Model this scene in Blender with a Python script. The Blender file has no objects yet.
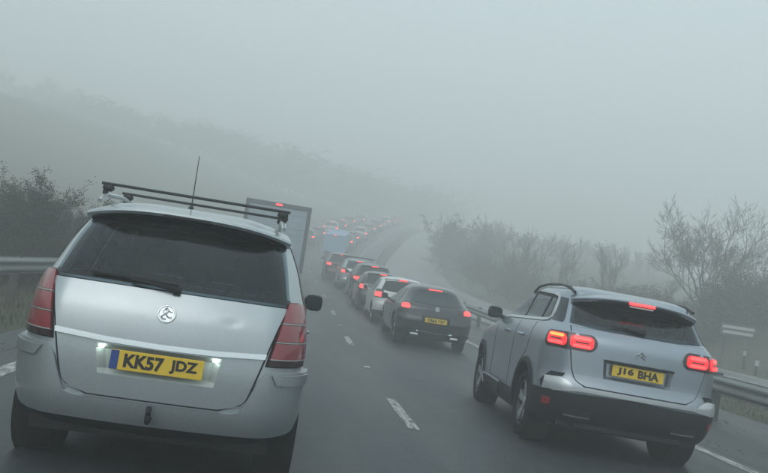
import bpy, math, random
import numpy as np
from mathutils import Matrix, Vector

# ------------------------------------------------------------------ camera, sky, sun, exposure
SC = bpy.context.scene
COL = SC.collection
R = math.radians
F_PX, CAM_H = 850.0, 1.325
ROLL, PITCH, YAW = R(8.69), R(3.43), R(6.08)
_F = np.array([math.sin(YAW)*math.cos(PITCH), math.cos(YAW)*math.cos(PITCH), math.sin(PITCH)])
_R = np.array([math.cos(YAW), -math.sin(YAW), 0.0])
_U = np.cross(_R, _F)
_Rc = math.cos(ROLL)*_R + math.sin(ROLL)*_U
_Uc = math.cos(ROLL)*_U - math.sin(ROLL)*_R
cam_data = bpy.data.cameras.new('camera')
cam = bpy.data.objects.new('camera', cam_data)
COL.objects.link(cam)
cam_data.sensor_width = 36.0
cam_data.lens = F_PX/768.0*36.0
cam_data.clip_start = 0.05
cam_data.clip_end = 3000.0
cam.matrix_world = Matrix(((_Rc[0], _Uc[0], -_F[0], 0), (_Rc[1], _Uc[1], -_F[1], 0),
                           (_Rc[2], _Uc[2], -_F[2], CAM_H), (0, 0, 0, 1)))
SC.camera = cam

SUN_EL, SUN_ROT = R(38), R(200)
world = bpy.data.worlds.new('World')
SC.world = world
world.use_nodes = True
wn, wl = world.node_tree.nodes, world.node_tree.links
wn.clear()
w_out = wn.new('ShaderNodeOutputWorld')
w_bg = wn.new('ShaderNodeBackground')
w_sky = wn.new('ShaderNodeTexSky')
w_sky.sky_type = 'NISHITA'
w_sky.sun_disc = False
w_sky.sun_elevation = SUN_EL
w_sky.sun_rotation = SUN_ROT
w_sky.air_density = 1.0
w_sky.dust_density = 6.0
w_hs = wn.new('ShaderNodeHueSaturation')
w_hs.inputs['Saturation'].default_value = 0.25
w_mix = wn.new('ShaderNodeMix')
w_mix.data_type = 'RGBA'
w_mix.inputs[0].default_value = 0.80
w_mix.inputs[7].default_value = (4.85, 6.05, 6.45, 1)      # even overcast cloud over the clear sky
wl.new(w_sky.outputs[0], w_hs.inputs['Color'])
wl.new(w_hs.outputs[0], w_mix.inputs[6])
wl.new(w_mix.outputs[2], w_bg.inputs['Color'])
w_bg.inputs['Strength'].default_value = 0.15
wl.new(w_bg.outputs[0], w_out.inputs['Surface'])

sun_d = bpy.data.lights.new('sun', 'SUN')
sun_d.energy = 0.8
sun_d.angle = R(40)
sun_d.color = (1.0, 0.97, 0.92)
sun = bpy.data.objects.new('sun', sun_d)
COL.objects.link(sun)
sun.rotation_euler = (math.pi/2 - SUN_EL, 0, math.pi - SUN_ROT)
sun.location = (0, 0, 60)

SC.view_settings.view_transform = 'Standard'
SC.view_settings.look = 'None'
SC.view_settings.exposure = 0.2
SC.view_settings.gamma = 1.0
SC.view_settings.use_curve_mapping = False
SC.render.engine = 'CYCLES'
SC.cycles.use_denoising = True
try:
    SC.cycles.denoiser = 'OPENIMAGEDENOISE'
except Exception:
    pass
SC.cycles.max_bounces = 8
SC.cycles.diffuse_bounces = 3
SC.cycles.glossy_bounces = 3
SC.cycles.transmission_bounces = 2
SC.cycles.volume_bounces = 3
SC.cycles.sample_clamp_indirect = 4.0
SC.cycles.caustics_reflective = False
SC.cycles.caustics_refractive = False
SC.render.filter_size = 1.7

# ------------------------------------------------------------------ helpers
rng = random.Random(7)

def pchip(xs, ys):
    xs = np.asarray(xs, float); ys = np.asarray(ys, float)
    h = np.diff(xs); d = np.diff(ys)/h
    m = np.zeros(len(xs))
    m[0], m[-1] = d[0], d[-1]
    for i in range(1, len(xs)-1):
        if d[i-1]*d[i] > 0:
            w1, w2 = 2*h[i]+h[i-1], h[i]+2*h[i-1]
            m[i] = (w1+w2)/(w1/d[i-1]+w2/d[i])
    def ev(x):
        x = min(max(float(x), xs[0]), xs[-1])
        i = int(min(max(np.searchsorted(xs, x)-1, 0), len(xs)-2))
        t = (x-xs[i])/h[i]
        return float((2*t**3-3*t*t+1)*ys[i]+(t**3-2*t*t+t)*h[i]*m[i]+(-2*t**3+3*t*t)*ys[i+1]+(t**3-t*t)*h[i]*m[i+1])
    return ev

def cspline(xs, ys):
    """natural cubic spline with linear ends"""
    xs = np.asarray(xs, float); ys = np.asarray(ys, float); n = len(xs)
    h = np.diff(xs); A = np.eye(n); b = np.zeros(n)
    for i in range(1, n-1):
        A[i, i-1] = h[i-1]; A[i, i] = 2*(h[i-1]+h[i]); A[i, i+1] = h[i]
        b[i] = 6*((ys[i+1]-ys[i])/h[i]-(ys[i]-ys[i-1])/h[i-1])
    M = np.linalg.solve(A, b)
    def ev(x):
        if x <= xs[0]:
            s = (ys[1]-ys[0])/h[0]-h[0]*M[1]/6
            return float(ys[0]+(x-xs[0])*s)
        if x >= xs[-1]:
            s = (ys[-1]-ys[-2])/h[-1]+h[-1]*M[-2]/6
            return float(ys[-1]+(x-xs[-1])*s)
        i = int(np.searchsorted(xs, x)-1); i = max(0, min(n-2, i))
        a = (xs[i+1]-x)/h[i]; c = (x-xs[i])/h[i]
        return float(a*ys[i]+c*ys[i+1]+((a**3-a)*M[i]+(c**3-c)*M[i+1])*h[i]**2/6)
    return ev

class MB:
    """collects pieces of one part and links them as one mesh"""
    def __init__(self):
        self.v = []; self.f = []
    def add(self, vs, fs):
        o = len(self.v)
        self.v.extend([tuple(map(float, p)) for p in vs])
        self.f.extend([tuple(i+o for i in f) for f in fs])
        return self
    def box(self, c, s, bev=0.0, rot=None):
        hx, hy, hz = s[0]/2, s[1]/2, s[2]/2
        if bev <= 0:
            vs = [(x, y, z) for z in (-hz, hz) for y in (-hy, hy) for x in (-hx, hx)]
            fs = [(0, 2, 3, 1), (4, 5, 7, 6), (0, 1, 5, 4), (2, 6, 7, 3), (0, 4, 6, 2), (1, 3, 7, 5)]
        else:
            vs = []; b = min(bev, hx*.9, hy*.9, hz*.9)
            idx = {}
            for sx in (-1, 1):
                for sy in (-1, 1):
                    for sz in (-1, 1):
                        idx[sx, sy, sz] = len(vs)
                        vs += [(sx*hx, sy*(hy-b), sz*(hz-b)), (sx*(hx-b), sy*hy, sz*(hz-b)), (sx*(hx-b), sy*(hy-b), sz*hz)]
            fs = []
            I = lambda a, b_, c_, k: idx[a, b_, c_]+k
            for s_ in (-1, 1):
                q = [I(s_, -1, -1, 0), I(s_, 1, -1, 0), I(s_, 1, 1, 0), I(s_, -1, 1, 0)]; fs.append(q if s_ > 0 else q[::-1])
                q = [I(-1, s_, -1, 1), I(-1, s_, 1, 1), I(1, s_, 1, 1), I(1, s_, -1, 1)]; fs.append(q if s_ > 0 else q[::-1])
                q = [I(-1, -1, s_, 2), I(1, -1, s_, 2), I(1, 1, s_, 2), I(-1, 1, s_, 2)]; fs.append(q if s_ > 0 else q[::-1])
            for a in (-1, 1):
                for b_ in (-1, 1):
                    fs.append((I(a, b_, -1, 0), I(a, b_, 1, 0), I(a, b_, 1, 1), I(a, b_, -1, 1)) if a*b_ < 0 else (I(a, b_, -1, 1), I(a, b_, 1, 1), I(a, b_, 1, 0), I(a, b_, -1, 0)))
                    fs.append((I(a, -1, b_, 0), I(a, 1, b_, 0), I(a, 1, b_, 2), I(a, -1, b_, 2)) if a*b_ > 0 else (I(a, -1, b_, 2), I(a, 1, b_, 2), I(a, 1, b_, 0), I(a, -1, b_, 0)))
                    fs.append((I(-1, a, b_, 1), I(1, a, b_, 1), I(1, a, b_, 2), I(-1, a, b_, 2)) if a*b_ < 0 else (I(-1, a, b_, 2), I(1, a, b_, 2), I(1, a, b_, 1), I(-1, a, b_, 1)))
                    for c_ in (-1, 1):
                        t = (I(a, b_, c_, 0), I(a, b_, c_, 1), I(a, b_, c_, 2)); fs.append(t if a*b_*c_ > 0 else t[::-1])
        if rot is not None:
            vs = [tuple(rot @ Vector(p)) for p in vs]
        self.add([(p[0]+c[0], p[1]+c[1], p[2]+c[2]) for p in vs], fs)
        return self
    def tube(self, pts, rad, n=6, cap=True, flat=None):
        pts = [Vector(p) for p in pts]
        if not hasattr(rad, '__len__'):
            rad = [rad]*len(pts)
        vs = []; fs = []
        prev = None
        for i, p in enumerate(pts):
            a = pts[max(i-1, 0)]; b = pts[min(i+1, len(pts)-1)]
            t = (b-a).normalized()
            if prev is None:
                ref = Vector((0, 0, 1)) if abs(t.z) < .9 else Vector((1, 0, 0))
                u = t.cross(ref).normalized()
            else:
                u = (prev - t*prev.dot(t))
                u = u.normalized() if u.length > 1e-6 else t.orthogonal().normalized()
            prev = u
            w = t.cross(u)
            for k in range(n):
                an = 2*math.pi*(k+.5)/n
                sx, sy = (1, 1) if flat is None else flat
                vs.append(p+u*(math.cos(an)*rad[i]*sx)+w*(math.sin(an)*rad[i]*sy))
        for i in range(len(pts)-1):
            for k in range(n):
                a = i*n+k; b = i*n+(k+1) % n
                fs.append((a, a+n, b+n, b))
        if cap:
            fs.append(tuple(range(n)))
            fs.append(tuple((len(pts)-1)*n+k for k in range(n))[::-1])
        self.add(vs, fs)
        return self
    def lathe_x(self, prof, c, n=28):
        """profile of (x, radius) turned about the x axis through c"""
        vs = []; fs = []
        for (x, r) in prof:
            for k in range(n):
                a = 2*math.pi*k/n
                vs.append((c[0]+x, c[1]+r*math.cos(a), c[2]+r*math.sin(a)))
        for i in range(len(prof)-1):
            for k in range(n):
                a = i*n+k; b = i*n+(k+1) % n
                fs.append((a, b, b+n, a+n))
        self.add(vs, fs)
        return self
    def grid(self, P, flip=False):
        nu, nv = len(P), len(P[0])
        vs = [p for row in P for p in row]
        fs = []
        for i in range(nu-1):
            for j in range(nv-1):
                q = (i*nv+j, (i+1)*nv+j, (i+1)*nv+j+1, i*nv+j+1)
                fs.append(q[::-1] if flip else q)
        self.add(vs, fs)
        return self
    def build(self, name, material, parent=None, smooth=True, ang=32):
        me = bpy.data.meshes.new(name)
        me.from_pydata(self.v, [], self.f)
        me.update()
        if smooth:
            me.polygons.foreach_set('use_smooth', [True]*len(me.polygons))
            try:
                me.set_sharp_from_angle(angle=R(ang))
            except Exception:
                pass
        if material is not None:
            me.materials.append(material)
        o = bpy.data.objects.new(name, me)
        COL.objects.link(o)
        if parent is not None:
            o.parent = parent
        return o

def tag(o, label=None, cat=None, group=None, kind=None):
    if label: o['label'] = label
    if cat: o['category'] = cat
    if group: o['group'] = group
    if kind: o['kind'] = kind
    return o

def empty(name, loc=(0, 0, 0), label=None, cat=None, group=None):
    o = bpy.data.objects.new(name, None)
    COL.objects.link(o)
    o.location = loc
    o.empty_display_size = .2
    return tag(o, label, cat, group)

def copy_tree(o, parent=None):
    c = o.copy()
    COL.objects.link(c)
    c.parent = parent
    for ch in o.children:
        copy_tree(ch, c)
    return c

def ins(bsdf, **kw):
    for k, v in kw.items():
        k = k.replace('_', ' ')
        if k in bsdf.inputs:
            bsdf.inputs[k].default_value = v

def mat(name, col, rough=.5, metal=0., coat=0., emit=None, estr=0., var=0., scale=8., bump=0., spec=.5, rvar=0., stretch=None):
    m = bpy.data.materials.new(name)
    m.use_nodes = True
    nt = m.node_tree; n = nt.nodes; l = nt.links
    b = n['Principled BSDF']
    ins(b, Base_Color=(*col, 1), Roughness=rough, Metallic=metal, Coat_Weight=coat, Coat_Roughness=.08, Specular_IOR_Level=spec)
    if emit is not None:
        ins(b, Emission_Color=(*emit, 1), Emission_Strength=estr)
    if var or bump or rvar:
        tc = n.new('ShaderNodeTexCoord')
        src = tc.outputs['Object']
        if stretch:
            mp = n.new('ShaderNodeMapping'); mp.inputs['Scale'].default_value = stretch
            l.new(src, mp.inputs['Vector']); src = mp.outputs[0]
        nz = n.new('ShaderNodeTexNoise'); nz.inputs['Scale'].default_value = scale; nz.inputs['Detail'].default_value = 6; nz.inputs['Roughness'].default_value = .65
        l.new(src, nz.inputs['Vector'])
        if var:
            mr = n.new('ShaderNodeMapRange'); mr.inputs[1].default_value = .3; mr.inputs[2].default_value = .7
            mr.inputs[3].default_value = 1-var; mr.inputs[4].default_value = 1+var
            l.new(nz.outputs[0], mr.inputs[0])
            mx = n.new('ShaderNodeVectorMath'); mx.operation = 'SCALE'
            mx.inputs[0].default_value = col
            l.new(mr.outputs[0], mx.inputs['Scale'])
            l.new(mx.outputs[0], b.inputs['Base Color'])
        if rvar:
            m2 = n.new('ShaderNodeMapRange'); m2.inputs[1].default_value = .3; m2.inputs[2].default_value = .7
            m2.inputs[3].default_value = max(.02, rough-rvar); m2.inputs[4].default_value = min(1, rough+rvar)
            l.new(nz.outputs[0], m2.inputs[0]); l.new(m2.outputs[0], b.inputs['Roughness'])
        if bump:
            bp = n.new('ShaderNodeBump'); bp.inputs['Strength'].default_value = bump; bp.inputs['Distance'].default_value = .02
            l.new(nz.outputs[0], bp.inputs['Height']); l.new(bp.outputs[0], b.inputs['Normal'])
    return m

def paint(name, col, metal=.55, rough=.34, grime=.35):
    """car paint with a film of road dirt in patches of its own shape"""
    m = bpy.data.materials.new(name)
    m.use_nodes = True
    nt = m.node_tree; n = nt.nodes; l = nt.links
    b = n['Principled BSDF']
    ins(b, Coat_Weight=.7, Coat_Roughness=.07)
    tc = n.new('ShaderNodeTexCoord')
    nz = n.new('ShaderNodeTexNoise'); nz.inputs['Scale'].default_value = 2.6; nz.inputs['Detail'].default_value = 7; nz.inputs['Roughness'].default_value = .7
    l.new(tc.outputs['Object'], nz.inputs['Vector'])
    sp = n.new('ShaderNodeSeparateXYZ'); l.new(tc.outputs['Object'], sp.inputs[0])
    hz = n.new('ShaderNodeMapRange'); hz.inputs[1].default_value = .25; hz.inputs[2].default_value = 1.15; hz.inputs[3].default_value = .55; hz.inputs[4].default_value = .05
    l.new(sp.outputs[2], hz.inputs[0])
    mu = n.new('ShaderNodeMath'); mu.operation = 'MULTIPLY'; l.new(nz.outputs[0], mu.inputs[0]); l.new(hz.outputs[0], mu.inputs[1])
    m3 = n.new('ShaderNodeMath'); m3.operation = 'MULTIPLY'; l.new(mu.outputs[0], m3.inputs[0]); m3.inputs[1].default_value = grime*2.2
    m3.use_clamp = True
    sp2 = n.new('ShaderNodeTexNoise'); sp2.inputs['Scale'].default_value = 90; sp2.inputs['Detail'].default_value = 2
    l.new(tc.outputs['Object'], sp2.inputs['Vector'])
    sr = n.new('ShaderNodeMapRange'); sr.inputs[1].default_value = .4; sr.inputs[2].default_value = .7; sr.inputs[3].default_value = .7; sr.inputs[4].default_value = 1.6
    l.new(sp2.outputs[0], sr.inputs[0])
    m4 = n.new('ShaderNodeMath'); m4.operation = 'MULTIPLY'; l.new(m3.outputs[0], m4.inputs[0]); l.new(sr.outputs[0], m4.inputs[1]); m4.use_clamp = True
    m3 = m4
    mx = n.new('ShaderNodeMix'); mx.data_type = 'RGBA'
    mx.inputs[6].default_value = (*col, 1); mx.inputs[7].default_value = (.11, .105, .095, 1)
    l.new(m3.outputs[0], mx.inputs[0]); l.new(mx.outputs[2], b.inputs['Base Color'])
    a = n.new('ShaderNodeMapRange'); a.inputs[3].default_value = rough; a.inputs[4].default_value = .75
    l.new(m3.outputs[0], a.inputs[0]); l.new(a.outputs[0], b.inputs['Roughness'])
    c = n.new('ShaderNodeMapRange'); c.inputs[3].default_value = metal; c.inputs[4].default_value = 0
    l.new(m3.outputs[0], c.inputs[0]); l.new(c.outputs[0], b.inputs['Metallic'])
    return m

M = {}
M['silver'] = paint('silver_paint', (.43, .475, .50), .72, .34, .34)
M['grey_silver'] = paint('steel_grey_paint', (.33, .375, .43), .75, .31, .28)
M['dark_grey'] = paint('dark_grey_paint', (.035, .039, .046), .6, .22, .2)
M['black_paint'] = paint('black_paint', (.02, .022, .025), .2, .25, .3)
M['white_paint'] = paint('white_paint', (.66, .68, .68), .0, .35, .3)
M['red_paint'] = paint('dark_red_paint', (.09, .02, .022), .3, .3, .25)
M['blue_paint'] = paint('blue_paint', (.03, .06, .14), .4, .3, .3)
M['recess'] = mat('lamp_lit_recess_paint', (.40, .44, .44), .45, 0, .2, var=.1, scale=12)  # pale matt colour carries the plate lamps' glow inside the recess
M['bright_silver'] = mat('satin_silver_trim', (.55, .58, .60), .3, .5, .3)
M['glass'] = mat('tinted_window_glass', (.012, .022, .028), .06, 0, 0.0, spec=.45, rvar=.035, scale=5)
def window_glass(name, tint, base=.03):
    m = bpy.data.materials.new(name); m.use_nodes = True
    nt = m.node_tree; n = nt.nodes; l = nt.links; n.clear()
    out = n.new('ShaderNodeOutputMaterial'); mx = n.new('ShaderNodeMixShader'); tr = n.new('ShaderNodeBsdfTransparent'); gl = n.new('ShaderNodeBsdfGlossy')
    tr.inputs['Color'].default_value = (*tint, 1); gl.inputs['Roughness'].default_value = .05; gl.inputs['Color'].default_value = (.9, .95, 1, 1)
    fr = n.new('ShaderNodeFresnel'); fr.inputs['IOR'].default_value = 1.5
    tc = n.new('ShaderNodeTexCoord'); nz = n.new('ShaderNodeTexNoise'); nz.inputs['Scale'].default_value = 3.5; nz.inputs['Detail'].default_value = 8; nz.inputs['Roughness'].default_value = .7
    l.new(tc.outputs['Object'], nz.inputs['Vector'])
    df = n.new('ShaderNodeBsdfDiffuse'); df.inputs['Color'].default_value = (.16, .165, .16, 1)       # film of road dirt
    mr = n.new('ShaderNodeMapRange'); mr.inputs[1].default_value = .42; mr.inputs[2].default_value = .75; mr.inputs[3].default_value = .015; mr.inputs[4].default_value = .14
    l.new(nz.outputs[0], mr.inputs[0])
    m2 = n.new('ShaderNodeMixShader')
    l.new(fr.outputs[0], mx.inputs[0]); l.new(tr.outputs[0], mx.inputs[1]); l.new(gl.outputs[0], mx.inputs[2])
    l.new(mr.outputs[0], m2.inputs[0]); l.new(mx.outputs[0], m2.inputs[1]); l.new(df.outputs[0], m2.inputs[2])
    l.new(m2.outputs[0], out.inputs['Surface'])
    return m
M['privacy_glass'] = window_glass('privacy_window_glass', (.36, .45, .49))
M['clear_glass'] = window_glass('clear_window_glass', (.66, .74, .74))
M['seat'] = mat('grey_seat_cloth', (.035, .036, .04), .9, var=.3, scale=20)
M['plastic'] = mat('black_plastic', (.013, .014, .016), .65, var=.25, scale=9, spec=.3)
M['cladding'] = mat('dark_grey_cladding', (.017, .020, .023), .65, var=.3, scale=5, spec=.3)
M['gap'] = mat('shut_gap_black', (.008, .008, .009), .8)
M['rubber'] = mat('tyre_rubber', (.010, .010, .011), .9, var=.3, scale=14, bump=.3, spec=.2)
M['chrome'] = mat('chrome', (.75, .78, .8), .18, 1.0)
M['alloy'] = mat('alloy_wheel_silver', (.55, .57, .6), .3, .8, var=.15, scale=6)
M['alloy_dark'] = mat('alloy_wheel_dark', (.03, .032, .035), .45, .3)
M['underbody'] = mat('underbody_dark', (.012, .012, .013), .9)
M['lens_red'] = mat('red_lamp_lens', (.27, .035, .045), .14, 0, 1.0)
M['lens_dark'] = mat('dark_lamp_housing', (.03, .008, .010), .2, 0, .8)
M['lens_clear'] = mat('clear_lamp_lens', (.42, .42, .43), .2, .1, .8)
M['lit_red'] = mat('lit_red_lamp', (.5, .02, .02), .3, 0, .3, (1, .02, .035), .75)
M['lit_red_hot'] = mat('lit_red_lamp_hot', (.6, .05, .03), .3, 0, .3, (1, .045, .05), 2.5)
M['lit_amber'] = mat('lit_orange_lamp', (.6, .2, .03), .3, 0, .3, (1, .16, .03), 3.0)
M['lit_far'] = mat('lit_red_lamp_far', (.5, .03, .02), .3, 0, .3, (1, .07, .06), 3.6)
M['lit_plate'] = mat('number_plate_lamp', (.9, .95, .9), .3, 0, 0, (.82, 1, .85), 13.0)
M['reflector'] = mat('red_reflector', (.30, .02, .025), .25, 0, .6)
M['plate_yellow'] = mat('yellow_plate', (.74, .50, .025), .4, 0, .3, var=.06, scale=20)
M['plate_blue'] = mat('blue_plate_band', (.02, .06, .25), .4)
M['plate_ink'] = mat('black_plate_lettering', (.012, .012, .012), .5)
M['rail_black'] = mat('black_roof_bar', (.012, .013, .014), .45)
M['galv'] = mat('galvanised_steel', (.20, .215, .21), .55, .35, var=.35, scale=7, rvar=.15)
M['post'] = mat('weathered_post_steel', (.07, .07, .065), .75, .1, var=.4, scale=9)
M['panel_grey'] = mat('truck_shutter_grey', (.30, .37, .42), .5, .1, var=.12, scale=2)
M['frame_grey'] = mat('truck_frame_grey', (.09, .10, .11), .55, .1, var=.2, scale=3)
M['van_blue'] = mat('light_blue_van_body', (.24, .40, .60), .45, 0, .2, var=.1, scale=2)
M['bark'] = mat('bark', (.055, .05, .042), .9, var=.4, scale=12)
M['twig'] = mat('bare_twigs', (.060, .053, .043), .9, var=.3, scale=3)
M['leaf'] = mat('winter_leaves', (.018, .022, .011), .8, var=.5, scale=2.2)
M['leaf_brown'] = mat('dead_leaves', (.085, .055, .028), .85, var=.5, scale=4)
M['sign_face'] = mat('sign_face', (.05, .06, .065), .5)
M['sign_white'] = mat('sign_white', (.42, .44, .43), .5)

# ------------------------------------------------------------------ road alignment
CX = cspline([-40, 0, 12, 20, 35, 46, 58, 70, 77, 90, 105, 130, 160, 220, 300],
             [0, 0, .02, .10, .28, .15, -.05, .15, 0.75, 2.7, 5.4, 10.2, 16.6, 32.0, 56.0])
ZR = cspline([-40, 0, 10, 16, 20, 26, 32, 37, 43, 50, 60, 75, 90, 110, 130, 160, 220, 300],
             [0, 0, 0, .05, .11, .24, .42, .62, .90, 1.30, 2.0, 3.15, 5.1, 7.8, 10.5, 13.6, 16.5, 17.0])
OPN = cspline([-40, 10, 20, 35, 50, 60, 80, 100, 130, 160, 300], [10.6, 10.6, 10.5, 9.3, 7.7, 7.4, 9.0, 12.4, 18.2, 25.2, 66])
OPW = cspline([-40, 20, 40, 55, 80, 130, 300], [7.3, 7.3, 6.7, 6.3, 5.8, 5.6, 6])
LINE_U, LEFT_U, RIGHT_U = 1.47, -2.52, 5.32

def crossfall(u):
    return -0.012*(u-LINE_U) if u > LINE_U else 0.0

def road_pt(u, y, dz=0.0):
    return (CX(y)+u, y, ZR(y)+crossfall(u)+dz)

def REDGE(y):
    return min(8.8, OPN(y)-CX(y)-.9)

def opp_z(y):
    t = min(max((y-20)/60.0, 0), 1)
    return ZR(y)-.06-.45*t

YS = [-40, -20, -10, -5] + [i*1.0 for i in range(0, 60)] + [60+2*i for i in range(0, 50)] + [160+10*i for i in range(0, 15)]

def strip(name, fa, fb, m, parent=None, ys=YS, n=8, kind=None):
    P = []
    for y in ys:
        a, b = fa(y), fb(y)
        P.append([tuple(a[k]+(b[k]-a[k])*i/n for k in range(3)) for i in range(n+1)])
    o = MB().grid(P, flip=True).build(name, m, parent)
    if kind: o['kind'] = kind
    return o

def asphalt(name, base):
    m = bpy.data.materials.new(name); m.use_nodes = True
    nt = m.node_tree; n = nt.nodes; l = nt.links; b = n['Principled BSDF']
    tc = n.new('ShaderNodeTexCoord')
    big = n.new('ShaderNodeTexNoise'); big.inputs['Scale'].default_value = .55; big.inputs['Detail'].default_value = 5
    mp = n.new('ShaderNodeMapping'); mp.inputs['Scale'].default_value = (1.6, .22, 1)
    l.new(tc.outputs['Object'], mp.inputs[0]); l.new(mp.outputs[0], big.inputs['Vector'])
    fine = n.new('ShaderNodeTexNoise'); fine.inputs['Scale'].default_value = 55; fine.inputs['Detail'].default_value = 3
    l.new(tc.outputs['Object'], fine.inputs['Vector'])
    vo = n.new('ShaderNodeTexVoronoi'); vo.inputs['Scale'].default_value = 70; l.new(tc.outputs['Object'], vo.inputs['Vector'])
    rp = n.new('ShaderNodeValToRGB')
    rp.color_ramp.elements[0].position = .32; rp.color_ramp.elements[0].color = (*[c*.55 for c in base], 1)
    rp.color_ramp.elements[1].position = .68; rp.color_ramp.elements[1].color = (*[c*1.35 for c in base], 1)
    l.new(big.outputs[0], rp.inputs[0])
    md = n.new('ShaderNodeTexNoise'); md.inputs['Scale'].default_value = 4.5; md.inputs['Detail'].default_value = 9; md.inputs['Roughness'].default_value = .72
    l.new(tc.outputs['Object'], md.inputs['Vector'])
    mdr = n.new('ShaderNodeMapRange'); mdr.inputs[1].default_value = .3; mdr.inputs[2].default_value = .7; mdr.inputs[3].default_value = .68; mdr.inputs[4].default_value = 1.32
    l.new(md.outputs[0], mdr.inputs[0])
    stn = n.new('ShaderNodeTexNoise'); stn.inputs['Scale'].default_value = 1.1; stn.inputs['Detail'].default_value = 3
    l.new(tc.outputs['Object'], stn.inputs['Vector'])
    sts = n.new('ShaderNodeMapRange'); sts.inputs[1].default_value = .66; sts.inputs[2].default_value = .74; sts.inputs[3].default_value = 1.0; sts.inputs[4].default_value = .55   # oil stains
    l.new(stn.outputs[0], sts.inputs[0])
    mm = n.new('ShaderNodeMath'); mm.operation = 'MULTIPLY'; l.new(mdr.outputs[0], mm.inputs[0]); l.new(sts.outputs[0], mm.inputs[1])
    sc_ = n.new('ShaderNodeVectorMath'); sc_.operation = 'SCALE'; l.new(rp.outputs[0], sc_.inputs[0]); l.new(mm.outputs[0], sc_.inputs['Scale'])
    mx = n.new('ShaderNodeMix'); mx.data_type = 'RGBA'; mx.blend_type = 'OVERLAY'; mx.inputs[0].default_value = .6
    l.new(sc_.outputs[0], mx.inputs[6]); l.new(fine.outputs[0], mx.inputs[7]); l.new(mx.outputs[2], b.inputs['Base Color'])
    rr = n.new('ShaderNodeMapRange'); rr.inputs[1].default_value = .3; rr.inputs[2].default_value = .7; rr.inputs[3].default_value = .38; rr.inputs[4].default_value = .62
    l.new(big.outputs[0], rr.inputs[0]); l.new(rr.outputs[0], b.inputs['Roughness'])
    bp = n.new('ShaderNodeBump'); bp.inputs['Strength'].default_value = .35; bp.inputs['Distance'].default_value = .006
    l.new(vo.outputs[0], bp.inputs['Height']); l.new(bp.outputs[0], b.inputs['Normal'])
    return m
M['asphalt'] = asphalt('damp_asphalt', (.036, .043, .050))
M['asphalt2'] = asphalt('old_asphalt', (.19, .20, .20))

def worn_white():
    m = bpy.data.materials.new('worn_white_road_paint'); m.use_nodes = True
    nt = m.node_tree; n = nt.nodes; l = nt.links; b = n['Principled BSDF']
    tc = n.new('ShaderNodeTexCoord')
    nz = n.new('ShaderNodeTexNoise'); nz.inputs['Scale'].default_value = 10; nz.inputs['Detail'].default_value = 8; nz.inputs['Roughness'].default_value = .75
    l.new(tc.outputs['Object'], nz.inputs['Vector'])
    mpw = n.new('ShaderNodeMapping'); mpw.inputs['Scale'].default_value = (2.2, .45, 1)
    l.new(tc.outputs['Object'], mpw.inputs[0]); l.new(mpw.outputs[0], nz.inputs['Vector'])
    rp = n.new('ShaderNodeValToRGB')
    rp.color_ramp.elements[0].position = .42; rp.color_ramp.elements[0].color = (.05, .055, .058, 1)
    rp.color_ramp.elements[1].position = .56; rp.color_ramp.elements[1].color = (.48, .48, .47, 1)
    l.new(nz.outputs[0], rp.inputs[0]); l.new(rp.outputs[0], b.inputs['Base Color'])
    b.inputs['Roughness'].default_value = .6
    return m
M['road_white'] = worn_white()

def ground_mat():
    m = bpy.data.materials.new('rough_verge_grass'); m.use_nodes = True
    nt = m.node_tree; n = nt.nodes; l = nt.links; b = n['Principled BSDF']
    tc = n.new('ShaderNodeTexCoord')
    nz = n.new('ShaderNodeTexNoise'); nz.inputs['Scale'].default_value = .8; nz.inputs['Detail'].default_value = 9; nz.inputs['Roughness'].default_value = .75
    l.new(tc.outputs['Object'], nz.inputs['Vector'])
    rp = n.new('ShaderNodeValToRGB')
    e = rp.color_ramp.elements
    e[0].position = .3; e[0].color = (.032, .036, .018, 1)
    e[1].position = .72; e[1].color = (.095, .085, .05, 1)
    k = e.new(.5); k.color = (.055, .062, .03, 1)
    l.new(nz.outputs[0], rp.inputs[0]); l.new(rp.outputs[0], b.inputs['Base Color'])
    b.inputs['Roughness'].default_value = .95
    f = n.new('ShaderNodeTexNoise'); f.inputs['Scale'].default_value = 18; f.inputs['Detail'].default_value = 6
    l.new(tc.outputs['Object'], f.inputs['Vector'])
    bp = n.new('ShaderNodeBump'); bp.inputs['Strength'].default_value = .9; bp.inputs['Distance'].default_value = .06
    l.new(f.outputs[0], bp.inputs['Height']); l.new(bp.outputs[0], b.inputs['Normal'])
    return m
M['ground'] = ground_mat()

# terrain: one sheet that follows the road and rises into the banks on both sides
def bank(d, h, run, y):
    t = min(max(d/run, 0), 1)
    return h*t*t*(3-2*t)

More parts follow.
